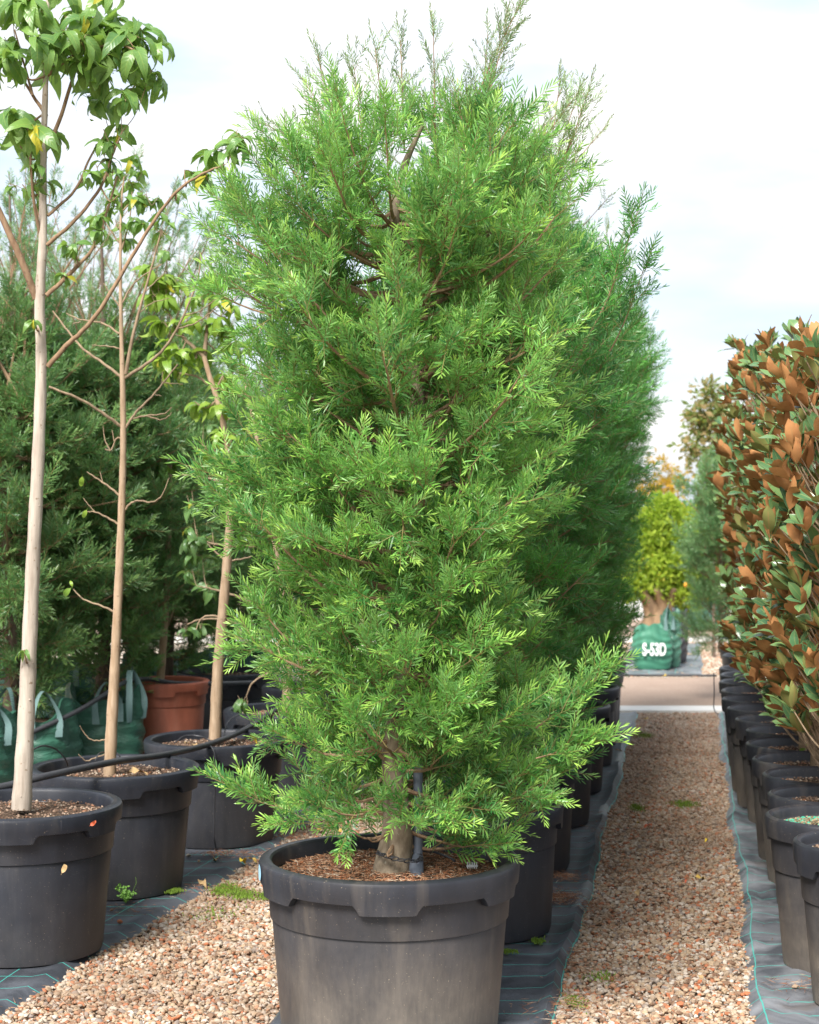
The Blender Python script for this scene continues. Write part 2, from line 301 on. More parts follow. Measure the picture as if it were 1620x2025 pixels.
# ------------------------------------------------------------------ leaf meshes (sources)
def leaf_strip(mb, root, d, nrm, L, wd, bend, attr, m=0):
    """narrow leaf: 6 verts, 3 faces"""
    s = d.cross(nrm).normalized()
    p = [root, root+d*L*.30+nrm*bend*L*.05, root+d*L*.72+nrm*bend*L*.02, root+d*L*.98-nrm*bend*L*.10]
    vs = [p[0], p[1]-s*wd*.5, p[1]+s*wd*.5, p[2]-s*wd*.46, p[2]+s*wd*.46, p[3]]
    al = [0,.3,.3,.72,.72,1]
    mb.add(vs, [(0,2,1),(1,2,4,3),(3,4,5)], m, [(t, attr[0], attr[1]) for t in al])
def spray_mesh(name, seed, L, n, ll, lw, mats, fwd=1.0, updown=.5):
    r = random.Random(seed); mb = MB(); cz = r.uniform(-.10, .14); cx = r.uniform(-.1,.1)
    def at(t): return Vector((cx*L*t*t, L*t, cz*L*t*t))
    mb.tube([at(0), at(.35), at(.7), at(1)], [.0011,.0010,.0008,.0004], 3, 1, False)
    for i in range(n):
        t = .06+.94*i/(n-1); side = 1 if i % 2 else -1
        ang = R(r.uniform(36, 66)*(1-.55*t**2))*fwd; roll = R(r.gauss(14, 38))*updown*2
        if i >= n-2: ang = R(r.uniform(4, 18))
        sd = Vector((side*math.cos(roll), 0, math.sin(roll)))
        d = (Vector((0,1,0))*math.cos(ang) + sd*math.sin(ang)).normalized()
        nr = Vector((-side*math.sin(roll), 0, math.cos(roll)))+Vector((r.gauss(0,.35), r.gauss(0,.35), 0)); nr = (nr-d*nr.dot(d)).normalized()
        leaf_strip(mb, at(t), d, nr, ll*r.uniform(.75,1.15)*(1-.35*abs(t-.45)*1.4), lw*r.uniform(.8,1.15), r.uniform(-.4,1.2), (r.random(), t))
    return mb.mesh(name, mats)
def sources(prefix, meshes):
    return [bpy.data.objects.new(prefix, me) for me in meshes]
SPR = {}
for key, lm in (('main','leaf_main'), ('row','leaf_row'), ('back','leaf_back'), ('far','leaf_far')):
    SPR[key] = [spray_mesh('leaf_spray_'+key, 10+i, (.085,.11,.10,.125,.07)[i], (14,17,15,19,12)[i], .047, .0049, [M[lm], M['twig']]) for i in range(5)]
SPR['thin'] = [spray_mesh('young_shoot_spray', 40+i, .13, 17, .030, .0040, [M['leaf_purple'], M['twig']], .75) for i in range(3)]
def wide_leaf(name, seed, L, wd, mat, droop=.5, fold=.25, wave=.06, obov=0.0, nseg=6, curl=0.0):
    r = random.Random(seed); mb = MB(); vs = []; at = []
    for i in range(nseg+1):
        t = i/nseg; w = wd*.5*max(0.04, math.sin(math.pi*min(1, (t*(1-obov*.25))**(.8+obov*.5)))**.85) if 0 < i < nseg else wd*.02
        a = droop*t*t*1.3; y = L*(math.sin(a)/a*t if a > .01 else t); z = -L*t*math.sin(a)*.75
        wv = wave*wd*math.sin(t*9+seed)*1.2
        for k, u in enumerate((-1, 0, 1)):
            vs.append((u*w*math.cos(fold), y+curl*0, z + abs(u)*w*math.sin(fold)*(1 if True else 0) + (wv*u if u else 0))); at.append((u, t, r.random()*.01))
    fs = []
    for i in range(nseg):
        for k in range(2):
            q = i*3+k; fs.append((q, q+1, q+4, q+3))
    mb.add(vs, fs, 0, at)
    mb.tube([(0,-.16*L,.01*L),(0,-.06*L,.012*L),(0,.02*L,0)], .0012*L/.1, 3, 0, False)
    for i in range(len(mb.a)-9, len(mb.a)): mb.a[i] = (0, 0, 0)
    return mb.mesh(name, [mat], 60)
BL = {k: [wide_leaf('leaf_'+k, 3+i, 1.0, (.40,.36,.44,.34)[i], M[k], (.9,1.25,.6,1.5)[i], (.15,.3,.2,.35)[i], .09) for i in range(4)] for k in ('broad','broad_yellow','broad_dark')}
MG = [wide_leaf('magnolia_leaf', 30+i, 1.0, (.42,.38,.46,.36)[i], M['magnolia'], (-.25,.1,.3,-.1)[i], (.32,.2,.25,.4)[i], .05, .35) for i in range(4)]
def whorl_mesh(name, seed, base_leaf, n, mat, L=1.0, open_=(25, 70)):
    r = random.Random(seed); mb = MB()
    for i in range(n):
        me = r.choice(base_leaf); az = 2.4*i+r.uniform(-.3,.3); tilt = R(r.uniform(10,50))
        Rm = Euler((0,0,az)).to_matrix() @ Euler((math.pi/2-tilt,0,0)).to_matrix() ; s = L*r.uniform(.75,1.1)
        # leaf top side faces the axis
        vs = [Rm @ Vector((v.co.x*s, v.co.y*s+.03, v.co.z*s)) for v in me.vertices]
        at = [tuple(x.vector) for x in me.attributes['lfa'].data]
        mb.add([v+Vector((0,0,-.1*i/n)) for v in vs], [tuple(p.vertices) for p in me.polygons], 0, at)
    return mb.mesh(name, [mat], 60)
def clump_mesh(name, seed, mat, n, size, leaf, lw=.5):
    """a loose leaf clump: n small flat leaves in a unit ball of radius size"""
    r = random.Random(seed); mb = MB()
    for i in range(n):
        p = Vector((r.gauss(0,1), r.gauss(0,1), r.gauss(0,1))); p = p.normalized()*size*r.random()**.5
        d = (p.normalized()+Vector((r.gauss(0,.6), r.gauss(0,.6), r.gauss(0,.6)))).normalized(); nr = d.orthogonal().normalized()
        nr = (Matrix.Rotation(r.uniform(0,6.28), 3, d) @ nr); s = d.cross(nr); L = leaf*r.uniform(.7,1.2); w = L*lw*.5
        mb.add([p, p+d*L*.5-s*w+nr*w*.3, p+d*L*.5+s*w+nr*w*.3, p+d*L, p+d*L*.5], [(0,4,1),(0,2,4),(1,4,3),(4,2,3)], 0, [(0,0,0),(-1,.5,0),(1,.5,0),(0,1,0),(0,.5,0)])
    return mb.mesh(name, [mat])

# ------------------------------------------------------------------ scatter node group
_groups = {}
def scatter_group(key, meshes):
    if key in _groups: return _groups[key]
    g = bpy.data.node_groups.new('scatter_'+key, 'GeometryNodeTree')
    g.interface.new_socket('Geometry', in_out='INPUT', socket_type='NodeSocketGeometry'); g.interface.new_socket('Geometry', in_out='OUTPUT', socket_type='NodeSocketGeometry')
    n = g.nodes; l = g.links; gi = n.new('NodeGroupInput'); go = n.new('NodeGroupOutput'); j = n.new('GeometryNodeJoinGeometry')
    for o in sources(key+'_source', meshes):
        oi = n.new('GeometryNodeObjectInfo'); oi.inputs['Object'].default_value = o; oi.inputs['As Instance'].default_value = False
        g2 = n.new('GeometryNodeGeometryToInstance'); l.new(oi.outputs['Geometry'], g2.inputs[0]); l.new(g2.outputs[0], j.inputs[0])
    ip = n.new('GeometryNodeInstanceOnPoints'); l.new(gi.outputs[0], ip.inputs['Points']); l.new(j.outputs[0], ip.inputs['Instance']); ip.inputs['Pick Instance'].default_value = True
    for nm, ty, sk in (('vi','INT','Instance Index'), ('rot','FLOAT_VECTOR','Rotation'), ('scl','FLOAT','Scale')):
        a = n.new('GeometryNodeInputNamedAttribute'); a.data_type = ty; a.inputs['Name'].default_value = nm; l.new(a.outputs['Attribute'], ip.inputs[sk])
    l.new(ip.outputs[0], go.inputs[0]); _groups[key] = g; return g
def scatter(name, key, meshes, pts, parent=None):
    """pts: list of (pos, euler, scale, variant) -> one object of kind stuff"""
    me = bpy.data.meshes.new(name); N = len(pts); me.vertices.add(N)
    me.vertices.foreach_set('co', np.array([p[0] for p in pts], dtype=np.float32).ravel())
    me.attributes.new('rot','FLOAT_VECTOR','POINT').data.foreach_set('vector', np.array([p[1] for p in pts], dtype=np.float32).ravel())
    me.attributes.new('scl','FLOAT','POINT').data.foreach_set('value', np.array([p[2] for p in pts], dtype=np.float32))
    me.attributes.new('vi','INT','POINT').data.foreach_set('value', np.array([p[3] for p in pts], dtype=np.int32))
    o = link(name, me, parent); md = o.modifiers.new('scatter', 'NODES'); md.node_group = scatter_group(key, meshes); o['kind'] = 'stuff'
    return o
def frame_euler(d, up):
    d = d.normalized(); z = up - d*up.dot(d)
    if z.length < 1e-4: z = d.orthogonal()
    z.normalize(); x = d.cross(z); m3 = Matrix((x, d, z)).transposed(); return tuple(m3.to_euler())

# ------------------------------------------------------------------ ground and hard surfaces
def sheet(name, pts, mat, z, kind='structure', sub=1):
    me = bpy.data.meshes.new(name); me.from_pydata([(p[0], p[1], z) for p in pts], [], [tuple(range(len(pts)))]); me.materials.append(mat)
    o = link(name, me); return tag(o, kind=kind)
sheet('ground', [(-300,-60),(300,-60),(300,500),(-300,500)], M['ground'], -.012)
sheet('road', [(-60,14.75),(60,14.75),(60,17.25),(-60,17.25)], M['road'], .004)
sheet('gravel_yard', [(-60,17.25),(60,17.25),(60,21.6),(-60,21.6)], M['pale_gravel'], .006)
sheet('far_road', [(-60,21.8),(60,21.8),(60,27),(-60,27)], M['road'], .004)
mb = MB(); mb.box((0, 14.50, -.005), (120, .34, .06)); o = link('concrete_kerb', mb.mesh('concrete_kerb', [M['concrete']])); tag(o, kind='structure')
mb = MB(); mb.box((0, 21.7, .02), (120, .16, .08)); o = link('far_kerb', mb.mesh('far_kerb', [M['concrete']])); tag(o, kind='structure')

def noise2(x, y, s=0):
    return (math.sin(x*3.1+s)*math.sin(y*2.3+s*1.7)+math.sin(x*7.3+y*4.1+s*2.1)*.5+math.sin(x*13.7-y*9.3+s)*.28+math.sin(x*1.3+y*17.1+s*3)*.2)/2
def weed_mat(name, x0, x1, slope, y0, y1, mat, label, wr=.010, seed=1, fold=.02):
    """x0,x1 = edges at Y=5.78; both edges run with dX/dY = slope"""
    nx = 26; ny = int((y1-y0)/.05); mb = MB(); vs = []; at = []; fs = []
    for j in range(ny+1):
        y = y0+(y1-y0)*j/ny
        for i in range(nx+1):
            u = i/nx; k = (x1-x0)*u; e = min(u, 1-u)*(x1-x0)
            wob = .012*math.sin(y*2.1+seed)+.006*math.sin(y*7.7+seed*2)
            x = x0+k+slope*(y-5.78)+wob*(1-2*u if e > .02 else (1 if u < .5 else -1))
            z = .022 + wr*noise2(k*5, y*2.2, seed) + wr*.5*noise2(k*16, y*6, seed+2)
            z += fold*math.exp(-((e-.035)/.022)**2)*(.8+.4*math.sin(y*3+seed)) - .026*math.exp(-(e/.012)**2)
            vs.append((x, y, max(z, -.008))); at.append((k, y, 0))
    for j in range(ny):
        for i in range(nx):
            q = j*(nx+1)+i; fs.append((q, q+1, q+nx+2, q+nx+1))
    mb.add(vs, fs, 0, at); o = link(name, mb.mesh(name, [mat], 60)); return tag(o, label, 'weed mat', 'woven weed mats under the pot rows')
weed_mat('weed_mat', -.47, .487, .160, 3.2, 14.2, M['mat_a'], 'dark woven weed mat with teal threads under the middle row of pots', .0016, 1, .022)
weed_mat('weed_mat', 1.123, 2.35, .158, 3.2, 14.2, M['mat_b'], 'crumpled grey-sheened weed mat under the right-hand row of narrow pots', .014, 4, .014)
weed_mat('weed_mat', -2.75, -1.345, .235, 3.2, 14.2, M['mat_a'], 'dark weed mat under the pots on the left, weeds growing on its edge', .0016, 7, .016)
weed_mat('weed_mat', -4.3, -2.95, .235, 3.2, 14.2, M['mat_a'], 'weed mat under the green woven bags behind the left pots', .006, 9, .016)
weed_mat('weed_mat', .2, 1.06, .158, 17.35, 21.3, M['mat_b'], 'pale worn strip of weed mat beyond the road, under the printed green bag', .01, 3, .01)

# gravel stones
def stone_mesh(i):
    r = random.Random(100+i); bmv = []
    import bmesh
    bm = bmesh.new(); bmesh.ops.create_icosphere(bm, subdivisions=1 if i % 2 else 2, radius=.5)
    sx, sy, sz = r.uniform(.85,1.2), r.uniform(.6,.95), r.uniform(.45,.7)
    planes = [(Vector((r.gauss(0,1), r.gauss(0,1), r.gauss(0,1))).normalized(), r.uniform(.30,.42)) for _ in range(4)]
    for v in bm.verts:
        for n_, d_ in planes:
            k = v.co.dot(n_)
            if k > d_: v.co -= n_*(k-d_)*.85
        v.co *= 1+r.uniform(-.05,.05); v.co.x *= sx; v.co.y *= sy; v.co.z *= sz
    me = bpy.data.meshes.new('gravel_stone'); bm.to_mesh(me); bm.free(); me.materials.append(M['stone'])
    me.polygons.foreach_set('use_smooth', [True]*len(me.polygons)); me.set_sharp_from_angle(angle=R(38)); return me
STN = [stone_mesh(i) for i in range(8)]
rg = random.Random(5); pts = []
def add_stones(xa, xb, sa, sb, y0, y1, dens, lo=.009, hi=.024):
    """between the lines x=xa+sa*(y-5.78) and x=xb+sb*(y-5.78)"""
    step = .25; y = y0
    while y < y1:
        w_ = (xb+sb*(y-5.78))-(xa+sa*(y-5.78))
        if w_ > 0:
            for _ in range(int(w_*step*dens)):
                yy = y+rg.random()*step; xx = xa+sa*(yy-5.78)+rg.random()*((xb-xa)+(sb-sa)*(yy-5.78))
                s = lo+(hi-lo)*rg.random()**1.5*(1 if rg.random() > .03 else 1.35)
                pts.append(((xx, yy, rg.uniform(-.008,.004)+s*.15), (rg.gauss(0,.35), rg.gauss(0,.35), rg.uniform(0,6.28)), s*1.25, rg.randrange(8)))
        y += step
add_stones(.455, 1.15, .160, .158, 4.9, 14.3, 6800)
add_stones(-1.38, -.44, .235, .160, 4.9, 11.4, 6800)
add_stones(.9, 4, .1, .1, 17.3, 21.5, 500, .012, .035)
add_stones(-1.345, -.47, .235, .160, 11.4, 14.2, 4000)
pts = [p_ if p_[0][1] < 14.6 else ((p_[0][0], p_[0][1], .010), p_[1], p_[2], p_[3]) for p_ in pts]
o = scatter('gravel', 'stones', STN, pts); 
o['label'] = 'loose mixed gravel of white, tan and brick-red stones between the mats'

# ------------------------------------------------------------------ pots
def revolve(profile, segs, squash=0.0, seed=0, zf=None):
    vs = []; fs = []
    for (r_, z) in profile:
        for j in range(segs):
            a = 2*math.pi*j/segs; rr = r_*(1+squash*math.cos(2*a+seed)); vs.append((rr*math.sin(a), -rr*math.cos(a), z(a) if callable(z) else z))
    n = len(profile)
    for i in range(n-1):
        for j in range(segs):
            j2 = (j+1) % segs; fs.append((i*segs+j, i*segs+j2, (i+1)*segs+j2, (i+1)*segs+j))
    return vs, fs
def pot(name, loc, Rr, h, mats, label, group, band=.067, tabs=6, rot=0, base=.80, soil_drop=.05, mulch='mulch', nm=700, seg=180, groove=.19, longbits=False, lipw=.045):
    t = empty(name, loc, label, 'plant pot', group); t.rotation_euler = (0, 0, rot); rr_ = random.Random(int(loc[0]*1000)+3)
    rb = Rr*base; rw = Rr-lipw*.62; gz = h-groove
    def rad(z): return rb+(rw-rb)*(z/h)
    prof = [(0, .004), (rb*.93, .0), (rb*.985, .004), (rb, .022), (rad(gz)-.001, gz-.006), (rad(gz)-.003, gz), (rad(gz)+.006, gz+.004), (rad(h-.03)+.005, h-.03), (rad(h-.03)-.006, h-.03), (rad(.1)-.004, h-soil_drop-.05)]
    vs, fs = revolve(prof, seg, .004, rr_.random()*6); mb = MB(); mb.add(vs, fs); link('pot_body', mb.mesh('pot_body', mats, 28), t)
    def low(a):
        a = (a*tabs/(2*math.pi)) % 1; a = min(a, 1-a)*360/tabs   # degrees from the nearest tab centre
        k = min(1, max(0, (14.5-a)/2.6)); return h-band-.030*k
    ri = Rr-lipw
    prof = [(ri-.004, h-soil_drop-.03), (ri, h-.016), (ri+.004, h-.006), (ri+.010, h-.001), (ri+lipw*.5, h+.001), (Rr-.010, h-.001), (Rr-.003, h-.006), (Rr, h-.015), (Rr-.003, h-band*.8), (Rr-.005, low), (Rr-.012, lambda a: low(a)-.002), (rad(h-band)+.0045, low)]
    vs, fs = revolve(prof, seg, .004, rr_.random()*6); mb = MB(); mb.add(vs, fs); link('pot_rim', mb.mesh('pot_rim', mats, 28), t)
    sz = h-soil_drop; mb = MB(); vs = [(0,0,sz+.012)]; n = 40; rings = 9
    for i in range(1, rings+1):
        for j in range(n):
            a = 6.2832*j/n; q = (ri-.003)*i/rings; vs.append((q*math.sin(a), q*math.cos(a), sz+.012*(1-(i/rings)**2)+.006*noise2(q*math.sin(a)*14, q*math.cos(a)*14, 3)))
    fs = [(0, 1+(j+1) % n, 1+j) for j in range(n)]
    for i in range(rings-1):
        for j in range(n):
            a_ = 1+i*n; fs.append((a_+j, a_+(j+1) % n, a_+n+(j+1) % n, a_+n+j))
    mb.add(vs, fs); link('soil', mb.mesh('soil', [M['soil']], 60), t)
    mb = MB()
    for i in range(nm):
        q = (ri-.012)*math.sqrt(rr_.random()); a = rr_.random()*6.283; p = Vector((q*math.sin(a), q*math.cos(a), sz+.012*(1-(q/ri)**2)+rr_.uniform(.0,.007)))
        L = rr_.uniform(.012,.045) if longbits and rr_.random() < .6 else rr_.uniform(.006,.022); w_ = rr_.uniform(.0012,.0028) if longbits else rr_.uniform(.003,.008)
        d = Vector((rr_.gauss(0,1), rr_.gauss(0,1), rr_.gauss(0,.22))).normalized(); s = d.cross(Vector((0,0,1))).normalized()*w_; u_ = Vector((0,0,w_*.8))
        k = rr_.random(); mb.add([p-d*L*.5, p-s, p+s, p+u_, p+d*L*.5], [(0,1,3),(0,3,2),(4,3,1),(4,2,3),(0,2,1),(4,1,2)], 0, [(k,0,0)]*5)
    mu = link('mulch', mb.mesh('mulch', [M[mulch]]), t); mu['kind'] = 'stuff'
    return t
def at_d(px, d, z=0): return ((px-810)*d/F, d, z)
# main pot
MAIN = Vector((-.065, 5.72, .0))
p = pot('plant_pot', MAIN, .42, .561, [M['pot']], 'large dusty black pot in the foreground centre, blue sticker on its rim', 'black nursery pots', band=.072, mulch='mulch_red', nm=7000, longbits=True, seg=240, groove=.188, base=.83, soil_drop=.055)
mb = MB(); vs = []; at = []
for i in range(25):
    a = 6.2832*i/24; uu, vv = math.cos(a)*.030, math.sin(a)*.026
    if i == 24: uu = vv = 0
    th = R(-78)+uu/.42; rr = .4225; vs.append((rr*math.sin(th), -rr*math.cos(th), .525+vv))
mb.add(vs, [(24, i, (i+1) % 24) for i in range(24)]); link('sticker', mb.mesh('sticker', [M['sticker']]), p)
# rows of pots
lp = [(45, 6.66, .3725, .575, .1), (226, 7.74, .37, .555, .25), (428, 8.85, .36, .53, .4)]
LB = ['black pot at the left edge, holding the thickest pale trunk', 'black pot second from the left, a poly pipe lying across its rim', 'black pot third from the left, a drip tube hanging down its side']
LPOT = []
for (px, d, r_, h, ro), lb in zip(lp, LB):
    LPOT.append(pot('plant_pot', at_d(px, d, .024), r_, h-.024, [M['pot_dark']], lb, 'black nursery pots', rot=ro, nm=900, groove=.175, band=.062))
q = copy_tree(LPOT[2]); q.location = at_d(566, 10.1, .024); q.rotation_euler.z = 2; q['label'] = 'black pot half hidden behind the left side of the central tree'
q = copy_tree(LPOT[2]); q.location = at_d(628, 11.4, .024); q.rotation_euler.z = 1.1; q['label'] = 'farther black pot seen through the lower left foliage of the central tree'
q = copy_tree(LPOT[2]); q.location = at_d(452, 12.4, .024); q.rotation_euler.z = 3; q['label'] = 'black pot just right of the terracotta one, in its shadow'
pot('terracotta_pot', at_d(323, 11.2, .024), .295, .56, [M['pot_terra']], 'terracotta-coloured plastic pot between the green bags and the black pots', None, band=.05, nm=400, groove=.15, rot=.15)
# middle row behind the main pot
midrow = [(7.0,.25),(8.2,.43),(9.35,.64),(10.4,.82),(11.45,1.0),(12.4,1.14),(13.35,1.27)]
PM = pot('plant_pot', (midrow[0][1], midrow[0][0], .024), .36, .50, [M['pot_dark']], 'black pot directly behind the foreground pot, first of the middle row', 'black nursery pots', rot=.5, mulch='mulch_red', nm=1500, longbits=True, groove=.16, base=.86)
names = ['second', 'third', 'fourth', 'fifth', 'sixth', 'last']
for i, (d, x) in enumerate(midrow[1:]):
    q = copy_tree(PM); q.location = (x, d, .024); q.rotation_euler.z = i*1.3
    q['label'] = f'black pot under the middle row of trees, {names[i]} behind the foreground pot'
# right row: narrow tall pots
rrow = []
PR = pot('plant_pot', (1.545, 5.95, .02), .25, .545, [M['pot']], 'narrow black pot cut by the lower right corner of the photo', 'narrow black pots of the right-hand row', band=.075, nm=500, rot=.3, base=.74, groove=.2, lipw=.03, tabs=4, mulch='mulch')
rrow.append(PR)
ords = ['second','third','fourth','fifth','sixth','seventh','eighth','ninth','tenth','eleventh','twelfth','thirteenth','fourteenth']
PR2 = pot('plant_pot', (1.55, 6.45, .02), .25, .545, [M['pot']], 'narrow black pot with turquoise granules scattered on its soil', 'narrow black pots of the right-hand row', band=.075, nm=1500, rot=1.0, base=.74, groove=.2, lipw=.03, tabs=4, mulch='mulch_green')
rrow.append(PR2)
xl = [1.286,1.30,1.40,1.470,1.529,1.585,1.68,1.725,1.755,1.815,1.865,1.93,2.02,2.10]
for i in range(2, 14):
    q = copy_tree(PR); d = 5.95+.485*i+rnd.uniform(-.01,.01); q.location = (xl[i]+.255+(.04 if i > 9 else 0), d, .02); q.rotation_euler = (rnd.uniform(-.012,.012), rnd.uniform(-.012,.012), rnd.random()*6)
    q['label'] = f'narrow black pot, {ords[i-1]} from the front of the right-hand row'; rrow.append(q)

# ------------------------------------------------------------------ podocarp trees
def podocarp(name, base, trunk, trad, env, zlo, zhi, nlimb, seed, key, label, group=None, depth=None, parts=0, shoots=(), sstep=.027, secstep=.052, sc_=1.0, bark='bark_main', core=.30, dens=1.0, reject=None, shootmat='thin'):
    r = random.Random(seed); t = empty(name, base, label, 'tree', group); B = Vector(base)
    tr = spline(trunk, 6); trr = lerp_list(trad, len(tr)); mb = MB(); mb.tube(tr, trr, 14)
    link('trunk', mb.mesh('trunk', [M[bark]], 60), t)
    def axis(z):
        for i in range(len(tr)-1):
            if tr[i].z <= z <= tr[i+1].z: return tr[i].lerp(tr[i+1], (z-tr[i].z)/max(1e-6, tr[i+1].z-tr[i].z))
        return tr[-1].copy() if z > tr[-1].z else tr[0].copy()
    br = MB(); pts = []; ga = 2.39996
    def put_spray(p, d, s, thin=False):
        up = Vector((r.gauss(0,.8), r.gauss(0,.8)-.4, 1)); pts.append((tuple(p), frame_euler(d, up), s*sc_*r.uniform(.82,1.2), r.randrange(5), d))
    def second(p0, d0, L, rad0):
        if reject and reject(p0+d0.normalized()*L*.7): return
        n = max(3, int(L/.05)); cur = p0.copy(); d = d0.normalized(); path = [cur.copy()]
        for k in range(n):
            d = (d + Vector((r.gauss(0,.10), r.gauss(0,.10), r.gauss(.045,.08)))).normalized(); cur = cur+d*(L/n); path.append(cur.copy())
        br.tube(path, [rad0*(1-.75*i/n) for i in range(n+1)], 4, 1, False)
        dist = r.random()*sstep; side = 1
        for i in range(n):
            seg = L/n
            while dist < seg:
                tt = (i+dist/seg)/n; pp = path[i].lerp(path[i+1], dist/seg); td = (path[i+1]-path[i]).normalized()
                if tt > .12:
                    sdv = td.cross(Vector((0,0,1))); sdv = sdv.normalized() if sdv.length > .01 else Vector((1,0,0))
                    a = R(r.uniform(22,60)); sdv = (Matrix.Rotation(r.uniform(-1.4,1.4), 3, td) @ sdv); dd = td*math.cos(a)+sdv*side*math.sin(a)+Vector((0,0,r.gauss(.22,.25))); put_spray(pp, dd, .75+.35*(1-tt))
                    if r.random() < .45*dens: put_spray(pp, td+Vector((r.gauss(0,.5), r.gauss(0,.5), r.gauss(.2,.4))), .8)
                side = -side; dist += sstep*r.uniform(.7,1.3)/dens
            dist -= seg
        put_spray(path[-1]-d*.01, d, 1.0); put_spray(path[-1]-d*.02, d+Vector((r.gauss(0,.3), r.gauss(0,.3), r.gauss(0,.3))), .8)
    for i in range(nlimb):
        u = (i+r.random())/nlimb; z0 = zlo+(zhi-zlo)*u*.94; az = ga*i+r.uniform(-.4,.4)
        dirh = Vector((math.cos(az), math.sin(az), 0))
        f_up = max(0, (u-.62)/.38)
        z1 = z0+r.uniform(-.03,.34)*(1 if u > .12 else .4)-(.06 if u < .12 else 0)+f_up*r.uniform(-.12,.12); z1 = min(max(z1, zlo-.12), zhi+.06)
        xl_, xr_ = env(z1); ax = axis(z0); cxm = (xl_+xr_)/2; hw = max(.03, (xr_-xl_)/2); dp = (depth(z1) if depth else hw)
        lump = math.sin(az*3+z1*9+seed)*.75+math.sin(az*5-z1*14+seed*2)*.5
        k = (r.uniform(.74,.97) if r.random() < .8 else r.uniform(.4,.74))*(1+.10*lump)
        tip = Vector((cxm+dirh.x*hw*k, ax.y+dirh.y*dp*k, z1))
        if dirh.x < 0: tip.x = ax.x+(xl_-ax.x)*abs(dirh.x)*k if xl_ < ax.x else tip.x
        else: tip.x = ax.x+(xr_-ax.x)*abs(dirh.x)*k if xr_ > ax.x else tip.x
        ctrl = ax.lerp(tip, .5)+Vector((0,0,r.uniform(-.14,-.02)-.08*f_up)); L = (tip-ax).length; n = max(5, int(L/.06)); path = []
        j1, j2 = r.gauss(0,.03), r.gauss(0,.03)
        for k2 in range(n+1):
            tt = k2/n; q = ax*(1-tt)**2+ctrl*2*tt*(1-tt)+tip*tt*tt; q += Vector((j1, j2, 0))*math.sin(tt*5)*tt; path.append(q)
        r0 = .004+.012*L
        br.tube(path, [r0*(1-.8*k2/n) for k2 in range(n+1)], 5, 0, False)
        acc = 0; side = 1
        for k2 in range(n):
            tt = k2/n; acc += L/n
            if tt < core*r.uniform(.6,1.3): acc = min(acc, secstep); continue
            while acc > secstep/dens:
                acc -= secstep/dens; pp = path[k2].lerp(path[k2+1], r.random()); td = (path[k2+1]-path[k2]).normalized()
                sdv = td.cross(Vector((0,0,1))); sdv = sdv.normalized() if sdv.length > .01 else Vector((1,0,0))
                a = R(r.uniform(25,65)); sdv = (Matrix.Rotation(r.uniform(-1.3,1.3), 3, td) @ sdv); dd = td*math.cos(a)+sdv*side*math.sin(a)+Vector((0,0,r.gauss(.22,.30)+.3*f_up))
                second(pp, dd, r.uniform(.09,.20)*(1.15-.5*tt), .0022); side = -side
        second(path[-1], path[-1]-path[-2], r.uniform(.06,.14), .0022)
    thin = []
    for (a, b, bend, nb) in shoots:
        a = Vector(a); b = Vector(b); mid = a.lerp(b, .5)+Vector(bend); path = spline([a, mid, b], 8); n = len(path)
        L = (b-a).length; br.tube(path, [max(.0012, .0010+.006*L*(1-k2/n)) for k2 in range(n)], 5, 0, False)
        for k2 in range(nb):
            tt = (k2+.5)/nb; ii = min(n-2, int(tt*(n-1))); td = (path[ii+1]-path[ii]).normalized(); sdv = Vector((math.cos(k2*2.4), math.sin(k2*2.4), 0))
            dd = (td*.85+sdv*.55).normalized(); l2 = r.uniform(.06,.17)*(1.15-tt)*min(1.3, L/.6+.3); q = path[ii]
            if tt < .28:
                second(q, dd, l2*.8, .0016)
            elif b.z < zhi-.1:
                second(q, dd, l2*.9, .0014)
            else:
                br.tube([q, q+dd*l2*.5, q+dd*l2], .0010, 3, 1, False)
                for s_ in (.35, .75): thin.append((tuple(q+dd*l2*s_), frame_euler(dd+Vector((r.gauss(0,.4), r.gauss(0,.4), .2)), Vector((r.gauss(0,1), -1, .5))), r.uniform(.5,.8), r.randrange(3)))
                if r.random() < .5: thin.append((tuple(q), frame_euler(td+sdv*r.uniform(-.6,.6), Vector((r.gauss(0,1), -1, .5))), r.uniform(.5,.8), r.randrange(3)))
        if b.z < zhi-.1: put_spray(path[-2], path[-1]-path[-2], 1)
        else: thin.append((tuple(path[-2]), frame_euler(path[-1]-path[-2], Vector((0,-1,0))), .8, 0))
    o = link('branches', br.mesh('branches', [M['bark_twig'], M['twig']]), t)
    if parts:
        order = sorted(range(len(pts)), key=lambda i: pts[i][0][1]+r.uniform(0,.12)-(abs(pts[i][0][0])*.5)); pick = set(order[:parts])
        for i in pick:
            p_ = pts[i]; s_ = link('leaf_spray', SPR[key][p_[3]], t, p_[0]); s_.rotation_euler = p_[1]; s_.scale = (p_[2],)*3
        pts2 = [p_[:4] for i, p_ in enumerate(pts) if i not in pick]
    else: pts2 = [p_[:4] for p_ in pts]
    scatter('foliage', 'spray_'+key, SPR[key], pts2, t)
    if thin and shootmat == 'thin': scatter('young_shoots', 'spray_thin', SPR['thin'], thin, t)
    elif thin: scatter('young_shoots', 'spray_'+shootmat, SPR[shootmat], [(a_, b_, c_*1.25, d_) for a_, b_, c_, d_ in thin], t)
    print(name, 'sprays', len(pts), 'tris branches', len(br.f)*2)
    return t
D0 = 5.70
tb = W(772, 1735, 5.69); base = Vector((tb.x, tb.y, .50))
def TL(px, py, dy=0.0): return W(px, py, D0+dy)-base
